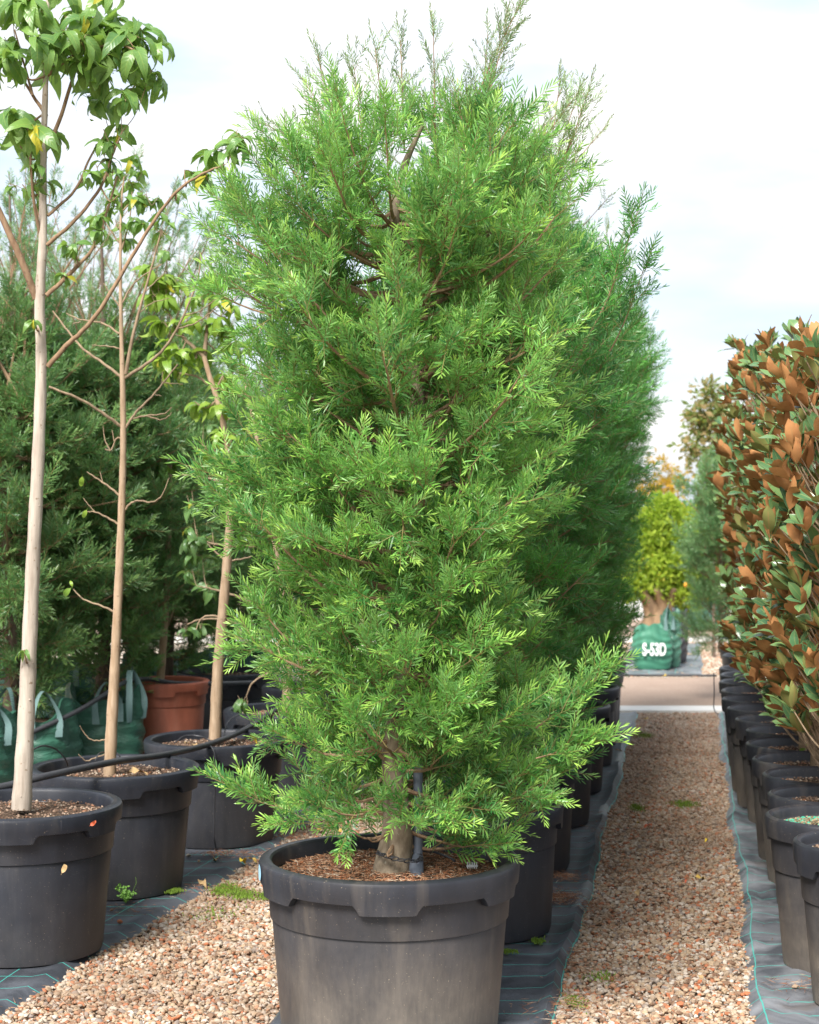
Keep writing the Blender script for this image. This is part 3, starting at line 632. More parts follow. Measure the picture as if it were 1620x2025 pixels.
trunk = [Vector((0,0,-.02)), TL(779,1700), TL(786,1640), TL(781,1560,.02), TL(778,1480,.02), TL(790,1350), TL(800,1200), TL(815,1080), TL(832,950,-.02), TL(822,750), TL(800,560), TL(780,430,-.1), TL(800,330), TL(835,250)]
trad = [.066,.060,.049,.040,.036,.034,.031,.029,.028,.024,.020,.017,.012,.006]
env_px = [(255,700,950),(280,610,1040),(305,565,1095),(335,530,1120),(370,495,1125),(400,455,1130),(450,405,1135),(500,385,1140),(550,385,1140),(600,420,1130),(650,435,1115),(700,460,1105),(800,495,1095),(860,480,1090),(910,450,1085),(960,455,1070),(1020,465,1050),(1080,495,1020),(1130,515,1000),(1180,500,1005),(1220,475,1030),(1260,462,1070),(1300,460,1105),(1360,475,1120),(1400,525,1125),(1450,550,1120),(1500,555,1095),(1550,565,1085),(1600,580,1040),(1640,660,1010),(1690,720,970)]
ez = [H-(y-HY)*D0/F-base.z for y,_,_ in env_px][::-1]; el = [(a-810)*D0/F-base.x for _,a,_ in env_px][::-1]; er = [(b-810)*D0/F-base.x for _,_,b in env_px][::-1]
def env_main(z): return float(np.interp(z, ez, el)), float(np.interp(z, ez, er))
dz = [H-(y-HY)*D0/F-base.z for y in (200,300,450,900,1150,1400,1600,1690)][::-1]
def dep_main(z): return float(np.interp(z, dz, [.25,.38,.50,.46,.50,.52,.40,.12]))
sh = lambda a, b, bend=(0,0,0), nb=14, dy=-.05: (TL(*a, dy), TL(*b, dy), bend, nb)
shoots = [sh((905,330),(1030,5),(-.03,0,-.02),26), sh((940,300),(1000,60),(0,0,0),14), sh((660,330),(628,112),(.02,0,0),12), sh((640,360),(520,245),(.02,0,.03),12), sh((770,330),(742,95),(0,0,0),14), sh((800,300),(792,80),(0,0,0),14,.1),
          sh((862,330),(857,60),(0,0,0),12,.05), sh((960,470),(1165,178),(.06,0,-.02),24), sh((1010,320),(1128,205),(.02,0,0),10), sh((720,300),(700,130),(0,0,0),9), sh((920,260),(900,180),(0,0,0),6), sh((700,350),(600,160),(.02,0,0),12,.1),
          sh((940,350),(965,70),(0,0,0),9,.12), sh((1030,420),(1140,260),(.03,0,0),10), sh((560,1600),(452,1552),(0,0,-.01),8,-.2), sh((1060,1440),(1195,1325),(.01,0,0),14,-.2), sh((1060,1500),(1190,1462),(0,0,0),12,-.2), sh((560,980),(435,915),(0,0,0),10,-.1)]
tree = podocarp('podocarp_tree', base, trunk, trad, env_main, TL(0,1665).z, TL(0,340).z, 205, 11, 'main', 'dense light green feathery tree in the large foreground pot, filling the centre', 'podocarp trees', dep_main, 300, shoots, core=.30, sc_=.94, sstep=.020, reject=lambda p_: -.17 < p_.x < .13 and p_.z < TL(0,1615).z and p_.y < .1)

def generic_env(prof):
    zs = [p[0] for p in prof]; rs = [p[1] for p in prof]
    return lambda z: (-float(np.interp(z, zs, rs)), float(np.interp(z, zs, rs)))
envR = generic_env([(.08,.22),(.25,.38),(.6,.46),(1.2,.50),(1.6,.55),(1.9,.58),(2.2,.54),(2.4,.36),(2.6,.15)])
trR = [Vector((0,0,-.02)), Vector((.01,0,.4)), Vector((-.02,.02,1.0)), Vector((.02,0,1.7)), Vector((0,0,2.3)), Vector((0,0,2.7))]; rdR = [.05,.038,.032,.024,.014,.005]
Sg = lambda r, n, z0, z1, rr: [(Vector((r.uniform(-.25,.25), r.uniform(-.3,.2), z0)), Vector((r.uniform(-rr,rr), r.uniform(-.4,.2), z1+r.uniform(-.25,.1))), (0,0,0), 12) for _ in range(n)]
rs = random.Random(3)
R2 = podocarp('podocarp_tree', (.25, 7.0, .48), trR, rdR, envR, .12, 2.62, 120, 21, 'row', 'darker green feathery tree in the middle row, right behind the central one', 'podocarp trees', None, 300, [(Vector((.35,-.2,1.7)), Vector((.62,-.3,2.35)), (.03,0,0), 14), (Vector((.4,-.1,1.6)), Vector((.66,-.2,2.15)), (.03,0,0), 12), (Vector((.2,0,2.2)), Vector((.42,0,2.85)), (0,0,0), 12)]+Sg(rs, 3, 2.2, 2.9, .5))
R3 = podocarp('podocarp_tree', (.43, 8.2, .48), trR, rdR, envR, .12, 2.62, 105, 22, 'row', 'dark green feathery tree in the middle row, second behind the central tree', 'podocarp trees', None, 0, Sg(rs, 6, 2.2, 2.95, .65), sc_=1.05)
for i, (d, x) in enumerate(midrow[2:]):
    q = copy_tree((R2, R3)[i % 2] if i > 0 else R3); q.location = (x, d, .48); q.rotation_euler.z = 1.7+i*2.1; q.scale = (.98-.02*i, .98-.02*i, 1.0+.02*i)
    q['label'] = f'dark green feathery tree in the middle row, {["third","fourth","fifth","sixth","last"][i]} behind the central tree'

# left background trees in bags
envB = generic_env([(.0,.12),(.3,.30),(.7,.66),(1.2,.78),(1.8,.74),(2.1,.58),(2.35,.36),(2.55,.12)])
trB = [Vector((0,0,-.02)), Vector((.02,0,.5)), Vector((-.03,.02,1.2)), Vector((.02,0,2.0)), Vector((0,0,3.0))]; rdB = [.045,.038,.032,.022,.006]
B1 = podocarp('podocarp_tree', at_d(20, 10.3, .5), trB, rdB, envB, .14, 2.25, 125, 31, 'back', 'blue-green feathery tree at the left edge, behind the thickest pale trunk', 'podocarp trees', None, 0, Sg(rs, 20, 1.8, 3.15, .85), sc_=1.35, shootmat='far', bark='bark_dark', sstep=.032, secstep=.058)
B2 = podocarp('podocarp_tree', at_d(200, 11.0, .5), trB, rdB, envB, .14, 2.25, 125, 32, 'back', 'blue-green feathery tree rising from the green bags between the two pale trunks', 'podocarp trees', None, 0, Sg(rs, 20, 1.8, 3.1, .85), sc_=1.35, shootmat='far', bark='bark_dark', sstep=.032, secstep=.058)
bk = [(330, 12.6, B1, 'right of the second pale trunk', 1.0), (90, 13.0, B1, 'behind the gap between the two leftmost green bags', 1.06), (-130, 11.5, B2, 'cut by the left edge of the photo', 1.0), (455, 14.2, B2, 'behind the terracotta pot, next to the broad-leaved tree', .9),
      (-40, 15.5, B2, 'in the rear row, at the far left', 1.1), (180, 15.8, B1, 'in the rear row, above the arched pipe', 1.12), (380, 16.2, B1, 'in the rear row, seen between the broad leaves', .98), (560, 15.0, B2, 'in the rear row, hidden mostly by the central tree', .86), (700, 15.8, B1, 'in the rear row, glimpsed through the central tree', .86)]
for i, (px, d, src, lb, s) in enumerate(bk):
    q = copy_tree(src); q.location = at_d(px, d, .45); q.rotation_euler.z = i*1.9+.7; q.scale = (s*.95, s*.95, s); q['label'] = 'blue-green feathery tree ' + lb

# ------------------------------------------------------------------ broad-leaved trees
def broad_tree(name, base, d, trunk_px, trunk_r, limbs, clusters, label, group, bark, key, lsize, seed, tube_n=16, nmax=300):
    """trunk_px in photo pixels at depth d, converted to metres; limbs: list of (pixel points, r0, r1, depth drift)"""
    r = random.Random(seed); B = Vector(base); t = empty(name, B, label, 'tree', group); k = d/F
    P = lambda px, py, dy=0: W(px, py, d+dy)-B
    tr = spline([P(*q) for q in trunk_px], 6); mb = MB(); rr = [x*k for x in lerp_list(trunk_r, len(tr))]; rr = [x*(1+.05*math.sin(i*1.9)) for i, x in enumerate(rr)]
    mb.tube(tr, rr, tube_n)
    for i in range(30):   # knots and leaf scars
        j = r.randrange(len(tr)-1); a = r.uniform(-2.6,-.5); q = tr[j].lerp(tr[j+1], r.random())+Vector((math.cos(a), math.sin(a), 0))*rr[j]*.93; s = rr[j]*r.uniform(.08,.16)
        mb.tube([q-Vector((math.cos(a), math.sin(a),0))*s, q+Vector((math.cos(a), math.sin(a), .3))*s*.9], [s*1.2, s*.5], 6)
    link('trunk', mb.mesh('trunk', [M[bark]], 50), t); nodes = [(q, rr[i]) for i, q in enumerate(tr)]
    br = MB()
    for lm in limbs:
        pp, r0, r1, drift = lm[:4]; n = len(pp); path = spline([P(x, y, drift*i/(n-1)) for i, (x, y) in enumerate(pp)], 6); N = len(path)
        path = [q+Vector((0,0,.0015*math.sin(i*1.7+r0))) if 0 < i < N-1 else q for i, q in enumerate(path)]
        ra = [(r0+(r1-r0)*i/(N-1))*k for i in range(N)]; br.tube(path, ra, 8)
        nodes += [(q, ra[i]) for i, q in enumerate(path) if i > 2]
    lv = []
    for (cx, cy, cr_, n, ls, cdy) in clusters:
        c = P(cx, cy, cdy); rad_ = cr_*k
        near = min(nodes, key=lambda q: (q[0]-c).length+(.3 if q[0].z > c.z+.05 else 0))
        mid = near[0].lerp(c, .5)+Vector((0,0,-.03)); path = spline([near[0], mid, c+Vector((0,0,rad_*.3))], 5); br.tube(path, [max(.0015, min(near[1]*.6, .005)*(1-.6*i/len(path))) for i in range(len(path))], 5)
        ntw = max(1, n//7); tw = []
        for j in range(ntw):
            a = r.random()*6.28; e = c+Vector((math.cos(a)*rad_*.8, math.sin(a)*rad_*.8, r.uniform(-.5,.7)*rad_)); s0 = path[r.randrange(len(path)//2, len(path))]
            m_ = s0.lerp(e, .5)+Vector((0,0,rad_*.15)); tp = spline([s0, m_, e], 3); br.tube(tp, .0014, 4); tw.append(tp)
        for j in range(n):
            tp = tw[j % ntw]; f = r.uniform(.25,1); ii = min(len(tp)-2, int(f*(len(tp)-1))); q = tp[ii].lerp(tp[ii+1], r.random())
            out = (q-c); out.z = 0; out = out.normalized() if out.length > .001 else Vector((1,0,0)); az = Vector((r.gauss(0,1), r.gauss(0,1), 0))
            dd = (out*.45+az*.75+Vector((0,0,r.uniform(-1.1,.35)))).normalized(); up = Vector((0,0,1))+out*.4+Vector((r.gauss(0,.55), r.gauss(0,.55)-.2, 0))
            lv.append((q, frame_euler(dd, up), ls*k*r.uniform(.7,1.2), r.randrange(4)))
    bo_ = link('branches', br.mesh('branches', [M['bark_twig'] if bark != 'bark_tan2' else M['bark_twig_grey']], 50), t)
    bo_['kind'] = 'stuff'; lv.sort(key=lambda x: -x[2]); ms = BL[key]
    for (q, e, s, vi) in lv[:nmax]:
        o = link('leaf', ms[vi], t, q); o.rotation_euler = e; o.scale = (s,)*3
    if len(lv) > nmax: scatter('foliage', 'broad_'+key, ms, [(tuple(q), e, s, vi) for (q, e, s, vi) in lv[nmax:]], t)
    return t
T1d = 6.62
c1 = [(25,40,60,26,62,0),(75,15,60,26,62,-.1),(130,55,55,30,62,-.1),(190,30,60,26,60,.05),(235,85,55,30,60,-.05),(285,110,42,20,55,0),(300,150,28,9,50,0),(180,130,55,26,62,-.15),(110,110,50,20,60,.1),(20,130,45,20,62,-.15),(240,190,38,16,52,0),(205,200,35,12,52,.1),
      (55,250,40,16,60,-.1),(85,270,28,8,48,0),(0,245,34,14,60,.1),(40,300,30,8,48,0),(75,345,28,12,36,-.05),(45,375,26,12,36,0),(70,410,22,8,34,0),(205,265,24,10,32,0),(215,300,24,10,34,0),(190,335,26,14,32,0),(160,350,18,6,28,.1),(225,345,18,7,32,0),
      (235,395,24,9,32,0),(150,500,24,12,30,0),(125,535,24,10,28,0),(185,470,20,10,28,0),(210,440,18,8,28,0),(440,300,34,16,44,0),(470,275,26,12,42,0),(420,345,26,9,42,0),(365,345,22,8,30,0),(350,380,12,3,28,0),(445,360,24,7,46,-.05),(70,640,14,6,26,-.06),(48,1290,12,4,24,-.08),(55,700,3,0,20,0)]
c1 = [(a, b, c_*1.25, int(n_*1.25), l_*1.05, dy_) for a, b, c_, n_, l_, dy_ in c1 if n_] + [(260,60,45,20,64,0),(160,90,45,20,66,-.2),(60,100,45,18,66,-.2),(230,250,22,8,50,0),(0,90,50,18,66,0)]
l1 = [([(72,590),(45,520),(0,420),(-40,330)],7.5,5.5,-.1), ([(92,585),(135,545),(185,490),(212,420),(232,350)],5,2,.1), ([(93,485),(150,435),(200,370),(222,310),(242,262)],4.2,1.6,0), ([(95,427),(150,375),(180,310),(218,252)],3.2,1.6,.15),
      ([(95,725),(135,680),(160,658),(200,610),(260,510),(310,430),(355,375),(400,345),(435,330)],5.5,2.0,-.1), ([(80,465),(68,400),(62,330),(60,255)],3.5,1.8,-.15), ([(90,300),(118,240),(150,140),(180,60)],5,2.5,0), ([(93,230),(60,180),(25,120)],4,2,.1), ([(95,150),(150,110),(230,90),(290,110)],4,1.8,-.1), ([(66,190),(55,150),(30,60)],3,1.6,.1)]
b1 = W(42, 1592, T1d)
broad_tree('broad_leaved_tree', b1, T1d, [(42,1600),(50,1450),(57,1300),(66,1100),(76,900),(82,720),(79,600),(85,480),(86,350),(90,200),(95,60),(97,-60)], [20,17,15.5,14,12.5,11,10.5,8.5,7.5,6,4.5,3], l1, c1,
           'tall tree with the thickest pale trunk and large drooping leaves, at the left edge', 'broad-leaved trees with pale trunks', 'bark_tan', 'broad', 60, 61, 16, 420)
T2d = 7.70
l2 = [([(238,842),(205,818),(160,790),(97,765)],3.2,2.2,-.1), ([(246,850),(270,815),(300,785),(325,755),(352,720)],3.0,1.4,0), ([(262,828),(290,822),(325,818),(340,805)],2.0,1.0,0), ([(290,822),(318,830),(335,822),(340,815)],1.6,.9,0), ([(240,745),(200,715),(165,690),(135,655),(105,615)],3.0,1.6,.1),
      ([(246,748),(290,720),(320,695),(345,660),(370,610),(392,550),(398,500)],3.6,1.4,0), ([(249,740),(262,670),(280,600),(300,530),(320,455)],4,1.6,0), ([(236,660),(205,640),(160,632),(132,620)],2.2,1.0,.1), ([(160,637),(145,640)],1.2,.8,0), ([(240,690),(215,685),(182,683)],1.8,.8,0),
      ([(248,1008),(258,996),(275,990),(300,993),(320,980),(335,945)],2.4,1.1,-.05), ([(237,980),(215,962),(190,945),(172,933)],2.4,1.1,0), ([(203,952),(198,932)],1.0,.7,0), ([(237,1038),(215,1025),(190,1013),(173,1012)],2.4,1.0,0), ([(188,1012),(175,998),(165,985)],1.0,.7,0),
      ([(227,1210),(200,1198),(165,1185),(145,1165)],2.4,1.1,0), ([(240,866),(230,868),(220,890),(208,888)],2.0,1.2,0), ([(218,890),(208,870),(204,842)],1.6,.8,0), ([(226,872),(222,850)],1.2,.8,0), ([(320,760),(322,735)],1,.7,0), ([(325,757),(362,760)],1.2,.6,0), ([(305,780),(320,783)],1,.6,0), ([(240,610),(225,590),(205,560)],1.8,.8,0),
      ([(242,600),(262,565),(292,540),(325,520)],2.0,1.0,0), ([(285,580),(305,560),(332,535)],1.4,.8,0), ([(275,620),(300,600),(335,590)],1.3,.7,0), ([(350,650),(385,640),(415,620),(432,605)],1.6,.9,0), ([(362,625),(395,615),(430,590)],1.3,.8,0), ([(340,660),(370,668)],1.1,.6,0), ([(210,1462),(195,1465),(178,1462),(165,1448),(158,1436)],1.6,.8,-.05), ([(208,1492),(185,1500),(170,1505),(155,1492)],1.6,.8,-.05),
      ([(236,480),(215,450),(200,430)],1.8,1,0), ([(240,420),(262,400),(290,385)],1.8,1,0), ([(239,500),(256,440),(262,380)],2,1,0)]
c2 = [(230,340,26,14,34,.1),(290,385,24,10,32,0),(250,470,24,12,30,.1),(310,400,18,8,30,0),(200,440,22,10,30,0),(255,315,20,8,32,0),(325,500,16,6,26,0),(240,385,24,18,34,0),(262,400,24,10,34,0),(228,440,20,9,30,0),(282,350,20,7,30,.05),(270,440,26,14,30,0),(300,430,20,8,28,0),(322,455,16,7,28,0),(215,410,18,8,30,0),(255,360,18,7,32,0),(340,445,12,4,26,0),(205,470,16,6,28,0)]
b2 = W(217, 1532, T2d)
t2 = broad_tree('broad_leaved_tree', b2, T2d, [(216,1540),(221,1430),(228,1300),(235,1150),(241,1000),(244,880),(243,760),(241,680),(239,580),(239,480),(241,400),(246,350)], [12.5,11.5,9.5,8.5,7.2,6.3,5.6,4.2,3.5,2.8,2.0,1.2], l2, c2,
           'slender tan tree with many bare twigs, second trunk from the left', 'broad-leaved trees with pale trunks', 'bark_tan2', 'broad', 34, 62)
k2 = T2d/F
for (px, py, L, rz, dd) in [(163,942,26,0,(-.15,0,-1)), (172,1008,24,0,(-.6,0,-1)), (140,1163,30,0,(-.75,0,-.7)), (143,1160,16,0,(-.3,0,1))]:
    o = link('leaf', BL['broad_yellow'][0], t2, W(px, py, T2d)-b2); o.rotation_euler = frame_euler(Vector(dd), Vector((.2,-1,.3))); o.scale = (L*k2,)*3; o['label'] = 'single yellow-green leaf'
T3d = 8.82
l3 = [([(404,705),(378,682),(352,655),(340,630),(318,590)],4.5,1.8,0), ([(405,700),(410,650),(415,600),(418,520)],4.5,2,0), ([(412,760),(390,745),(357,738)],2.6,1.2,0), ([(425,780),(440,745),(452,735)],2.2,1.0,0), ([(448,960),(420,948),(385,942),(360,938)],2.5,1.2,0), ([(440,1220),(410,1218),(395,1228),(388,1245)],2.2,1.0,0), ([(452,1115),(425,1090),(410,1075)],2,1,0), ([(450,1110),(480,1105),(500,1100)],2,1,0), ([(455,1000),(480,960),(500,930)],2.5,1.2,0.1)]
c3 = [(430,800,26,16,34,0),(452,860,26,16,34,0),(418,905,24,14,34,0),(448,765,22,12,34,.1),(385,800,20,10,34,0),(460,930,24,12,34,0),(330,700,26,16,40,0),(350,740,24,14,40,0),(300,590,24,14,40,0),(290,550,24,12,36,0),(360,560,24,12,38,0),(410,700,24,14,36,.1),(470,660,28,16,36,.1),(310,530,34,26,36,0),(335,560,30,18,36,0),(345,600,26,12,36,0),(325,640,24,16,38,0),(350,690,24,14,38,0),(372,640,26,14,38,0),(385,700,20,8,36,0),(415,560,26,14,34,0),(440,590,28,16,34,0),(430,640,28,18,36,0),(455,690,28,18,36,.1),(395,585,20,10,34,0),(470,620,22,8,34,0),(440,740,24,12,34,0)]
b3 = W(426, 1458, T3d)
broad_tree('broad_leaved_tree', b3, T3d, [(425,1462),(430,1340),(440,1220),(450,1100),(455,1020),(452,930),(444,850),(430,790),(415,745),(404,705)], [12,11,10,8.8,8,7,6,5.4,5,4.6], l3, c3,
           'pale-trunked tree with curled yellow-green leaves, touching the left of the central tree', 'broad-leaved trees with pale trunks', 'bark_tan2', 'broad_yellow', 36, 63)
T4d = 11.1
c4 = [(262,820,26,16,32,0),(290,815,24,14,32,0),(275,870,34,26,34,0),(310,880,36,30,34,0),(330,920,26,14,32,0),(300,930,24,10,32,0),(350,860,20,8,30,0),(300,840,26,14,34,0)]
b4 = W(316, 1368, T4d)
broad_tree('broad_leaved_tree', b4, T4d, [(315,1372),(322,1280),(328,1200),(333,1080),(338,980),(336,930)], [9,7.5,6.5,5.5,4.5,3.8], [([(326,1250),(340,1215),(347,1195)],2.6,1.6,0), ([(336,930),(320,880),(290,820)],3,1.5,0), ([(336,930),(345,880),(352,850)],3,1.5,0)], c4,
           'thin tree growing in the terracotta pot, with a small bunch of glossy leaves', 'broad-leaved trees with pale trunks', 'bark_tan2', 'broad', 32, 64)
T5d = 10.1
c5 = [(420,850,30,20,30,0),(460,870,30,20,30,0),(400,900,26,16,30,0),(480,780,30,18,30,0),(465,720,26,14,30,0),(390,1055,26,16,32,-.1),(370,1075,22,12,32,0),(400,1110,30,18,32,0),(420,1060,24,12,30,0),(380,1130,18,7,32,0),(365,1245,16,8,32,0),(395,1240,20,9,32,0),(410,1160,22,9,30,0),(470,980,26,14,30,.2),(500,1060,26,14,30,.2),(405,800,24,12,30,0),(380,980,24,12,30,.1),(490,1390,16,5,34,0),(470,1380,14,4,34,0),(510,900,30,16,30,.1),(440,960,26,14,30,.1)]
b5 = W(566, 1404, T5d)
broad_tree('broad_leaved_tree', b5, T5d, [(566,1410),(568,1300),(562,1200),(545,1080),(525,960),(505,850),(480,740)], [9,8,7,6,5,4,3], [([(505,1080),(460,1080),(420,1075),(390,1065)],3.2,1.4,-.1), ([(520,1200),(470,1180),(420,1165),(395,1160)],3,1.3,-.1), ([(528,1280),(460,1230),(400,1225),(370,1235)],2.6,1.2,-.1), ([(490,930),(440,900),(400,880)],3,1.4,0), ([(532,1330),(500,1350),(488,1375)],2,1.2,0)], c5,
           'dark-leaved tree behind the pale trunk, mostly hidden by the central tree', 'broad-leaved trees with pale trunks', 'bark_tan2', 'broad_dark', 32, 65)

# ------------------------------------------------------------------ magnolias of the right row
WH = [whorl_mesh('leaf_whorl', 70+i, MG, (7,8,6,9)[i], M['magnolia']) for i in range(4)]
def magnolia(base, h0, h1, rad, nwh, seed, label, parts, leafL=.115, trunk_r=.02, lean=(0,0)):
    r = random.Random(seed); t = empty('magnolia_tree', base, label, 'tree', 'magnolia trees with rusty leaf undersides'); mb = MB()
    tr = spline([Vector((0,0,-.02)), Vector((.01,0,h1*.3)), Vector((lean[0]*.6-.01,.01,h1*.65)), Vector((lean[0],lean[1],h1*.97))], 6)
    mb.tube(tr, [trunk_r*(1-.75*i/(len(tr)-1)) for i in range(len(tr))], 10); link('trunk', mb.mesh('trunk', [M['bark_dark'] if False else M['bark_tan2']], 50), t)
    br = MB(); wh = []
    for i in range(nwh):
        u = (i+r.random())/nwh; z = h0+(h1-h0)*u+(r.uniform(-.02,.16) if u > .84 else 0); az = 2.4*i+r.uniform(-.5,.5); prof = math.sin(math.pi*min(1, .14+u*.70))**.40
        k = r.uniform(.45,1.05); q = Vector((math.cos(az)*rad*k*prof, math.sin(az)*rad*k*prof, z)); ii = min(len(tr)-1, int(len(tr)*max(.1, (z-.18)/h1))); s0 = tr[ii]; q.x += s0.x; q.y += s0.y
        m_ = s0.lerp(q, .55)+Vector((0,0,-.03)); br.tube(spline([s0, m_, q], 4), [.0045-.0003*j for j in range(9)], 5)
        out = (q-s0); out.z = 0; out = out.normalized() if out.length > .01 else Vector((0,0,1)); ax = (Vector((0,0,1))*r.uniform(.7,1.3)+out*r.uniform(.25,.95)+Vector((r.gauss(0,.2), r.gauss(0,.2), 0))).normalized()
        wh.append((q, ax, r.uniform(.85,1.15), r.random()*6.28, r.randrange(4)))
    link('branches', br.mesh('branches', [M['bark_twig_grey']], 50), t)
    wh.sort(key=lambda w_: w_[0].y+(w_[0].x)*.6); pts = []; cnt = 0
    for (q, ax, s, sp, vi) in wh:
        rot = ax.to_track_quat('Z', 'Y').to_matrix() @ Matrix.Rotation(sp, 3, 'Z')
        if cnt < parts:
            rr2 = random.Random(70+vi)
            for i in range((7,8,6,9)[vi]):
                k = rr2.randrange(4); az = 2.4*i+r.uniform(-.3,.3); tilt = R(r.uniform(10,50)); Rm = rot @ Euler((0,0,az)).to_matrix() @ Euler((math.pi/2-tilt,0,0)).to_matrix()
                if cnt >= parts: break
                o = link('leaf', MG[k], t, q+Rm @ Vector((0,.012,0))+rot @ Vector((0,0,-.015*i/4))); o.rotation_euler = Rm.to_euler(); o.scale = (leafL*s*r.uniform(.75,1.1),)*3; cnt += 1
        else: pts.append((tuple(q), tuple(rot.to_euler()), leafL*s, vi))
    if pts: scatter('foliage', 'magnolia_whorl', WH, pts, t)
    return t
mgl = ['cut by the right edge, its lowest leaves largest', 'nearest fully in view at the right edge', 'third from the front, with the highest rusty tuft', 'fourth from the front of its row', 'fifth from the front of its row', 'sixth from the front of its row', 'seventh from the front of its row', 'eighth from the front of its row', 'ninth from the front of its row', 'tenth from the front of its row']
for i in range(1, 12):
    p_ = rrow[i].location; d = p_.y; top = 1.7+(996-(745,725,705,722,690,720,695,722,700,715,720)[i-1])*d/F-.52-.06
    magnolia((p_.x+.02, p_.y, .52), .40 if i == 1 else .27 if i < 4 else .20, top, (.25,.29,.29,.29,.30,.29,.28,.28,.27,.27,.25)[i-1], (165 if i < 7 else 110), 80+i, 'rusty-leaved magnolia, ' + (mgl+['last of the row'])[i-1], 300 if i < 7 else 0, .110)

# far shrubs and trees
envS = generic_env([(.05,.22),(.3,.32),(.9,.36),(1.3,.29),(1.65,.08)])
podocarp('podocarp_shrub', at_d(1425, 15.2, .42), [Vector((0,0,0)), Vector((0,0,.8)), Vector((0,0,1.5))], [.02,.015,.005], envS, .06, 1.6, 95, 51, 'far', 'pale blue-green conical shrub at the far end of the right-hand row', None, None, 0, (), sc_=1.0)
pq = copy_tree(PR); pq.location = at_d(1495, 13.3, .02); pq['label'] = 'black pot at the far end of the right-hand row, under the blue-green shrub'
pq = copy_tree(PR); pq.scale = (.8,.8,.8); pq.location = at_d(1470, 15.2, .02); pq['label'] = 'last small black pot, directly holding the blue-green shrub'
CL = [clump_mesh('leaf_clump', 200+i, M['citrus'], 26, .11, .075) for i in range(3)]
CO = [clump_mesh('leaf_clump', 210+i, M['orange_leaf'], 26, .12, .10) for i in range(3)]
CD = [clump_mesh('leaf_clump', 220+i, M['leaf_back'], 40, .35, .16) for i in range(3)]
def round_tree(name, base, label, trunk_r, th, blobs, meshes, key, n, seed, bark='bark_old', gn=True):
    r = random.Random(seed); t = empty(name, base, label, 'tree'); mb = MB()
    for j in range(7 if gn else 1):   # fused, gnarled stems
        a = j*.9; o = trunk_r*.55 if gn else 0
        mb.tube(spline([(math.cos(a)*o*1.7, math.sin(a)*o*1.4, 0), (math.cos(a)*o, math.sin(a)*o, th*.35), (math.cos(a+.5)*o*1.1, math.sin(a+.5)*o, th*.8), (math.cos(a)*o*2.6, math.sin(a)*o*2.4, th*1.35)], 5), lerp_list([trunk_r*.62,trunk_r*.5,trunk_r*.45,trunk_r*.18], 16), 10)
    link('trunk', mb.mesh('trunk', [M[bark]], 60), t); pts = []
    for _ in range(n):
        cx, cy, cz, rr = r.choice(blobs); v = Vector((r.gauss(0,1), r.gauss(0,1), r.gauss(0,1))).normalized()*rr*r.random()**.45
        pts.append(((cx+v.x, cy+v.y, cz+v.z), (r.random()*6, r.random()*6, r.random()*6), r.uniform(.7,1.25), r.randrange(3)))
    f = scatter('foliage', key, meshes, pts, t); return t
M['olive_leaf'] = broad_mat('olive_leaf', (.12,.19,.07), (.27,.30,.12), (.34,.23,.11), .5, .3)
CA = [clump_mesh('leaf_clump', 230+i, M['olive_leaf'], 16, .10, .085) for i in range(3)]
round_tree('airy_tree', at_d(1412, 19.5, 0), 'tall airy olive-brown tree standing against the sky beyond the right-hand row', .035, 1.5, [(-.05,0,2.9,.13),(.12,0,2.75,.14),(-.15,0,2.65,.14),(.05,0,2.5,.2),(.22,0,2.4,.15),(-.2,0,2.35,.16),(0,0,2.2,.25),(-.1,0,1.95,.28),(.2,0,1.9,.25)], CA, 'olive_clump', 150, 303, 'bark_dark', False)
yt = round_tree('yellow_green_tree', at_d(1302, 23.5, 0), 'bright yellow-green tree with a thick gnarled trunk, beyond the road', .20, .42, [(-.15,0,.80,.36),(.25,0,.95,.42),(.1,0,1.3,.36),(-.22,0,1.35,.24),(.45,0,1.35,.26),(.05,0,1.6,.2),(.6,0,.85,.30),(-.38,0,.62,.24),(.62,0,1.15,.22),(.3,0,.6,.3)], CL, 'citrus_clump', 720, 301)
for (x, y, z) in [(.30,-.4,.64),(.62,-.2,.42)]:
    mb = MB(); vs, fs = revolve([(0,-.035),(.016,-.02),(.026,0),(.016,.02),(0,.035)], 10); mb.add(vs, fs); link('fruit', mb.mesh('fruit', [M['fruit']], 80), yt, (x, y, z))
round_tree('orange_leaved_tree', at_d(1318, 31, 0), 'small tree with orange foliage showing above the yellow-green one', .06, 1.3, [(-.15,0,2.35,.24),(.15,0,2.15,.22),(-.3,0,2.0,.25),(-.05,0,1.8,.3)], CO, 'orange_clump', 34, 302, 'bark_dark', False)
r = random.Random(9); pts = []
for i in range(3600):
    x = r.uniform(-26, 30); top = 1.75+.5*math.sin(x*.9)+.25*math.sin(x*2.3+1)+(.9 if x < -1 else 0); z = r.uniform(.1, top)
    pts.append(((x, 44+r.uniform(-1.2,1.2), z), (r.random()*6, r.random()*6, r.random()*6), r.uniform(.8,1.5), r.randrange(3)))
o = scatter('distant_trees', 'dark_clump', CD, pts); o['label'] = 'low distant treeline closing the yard'

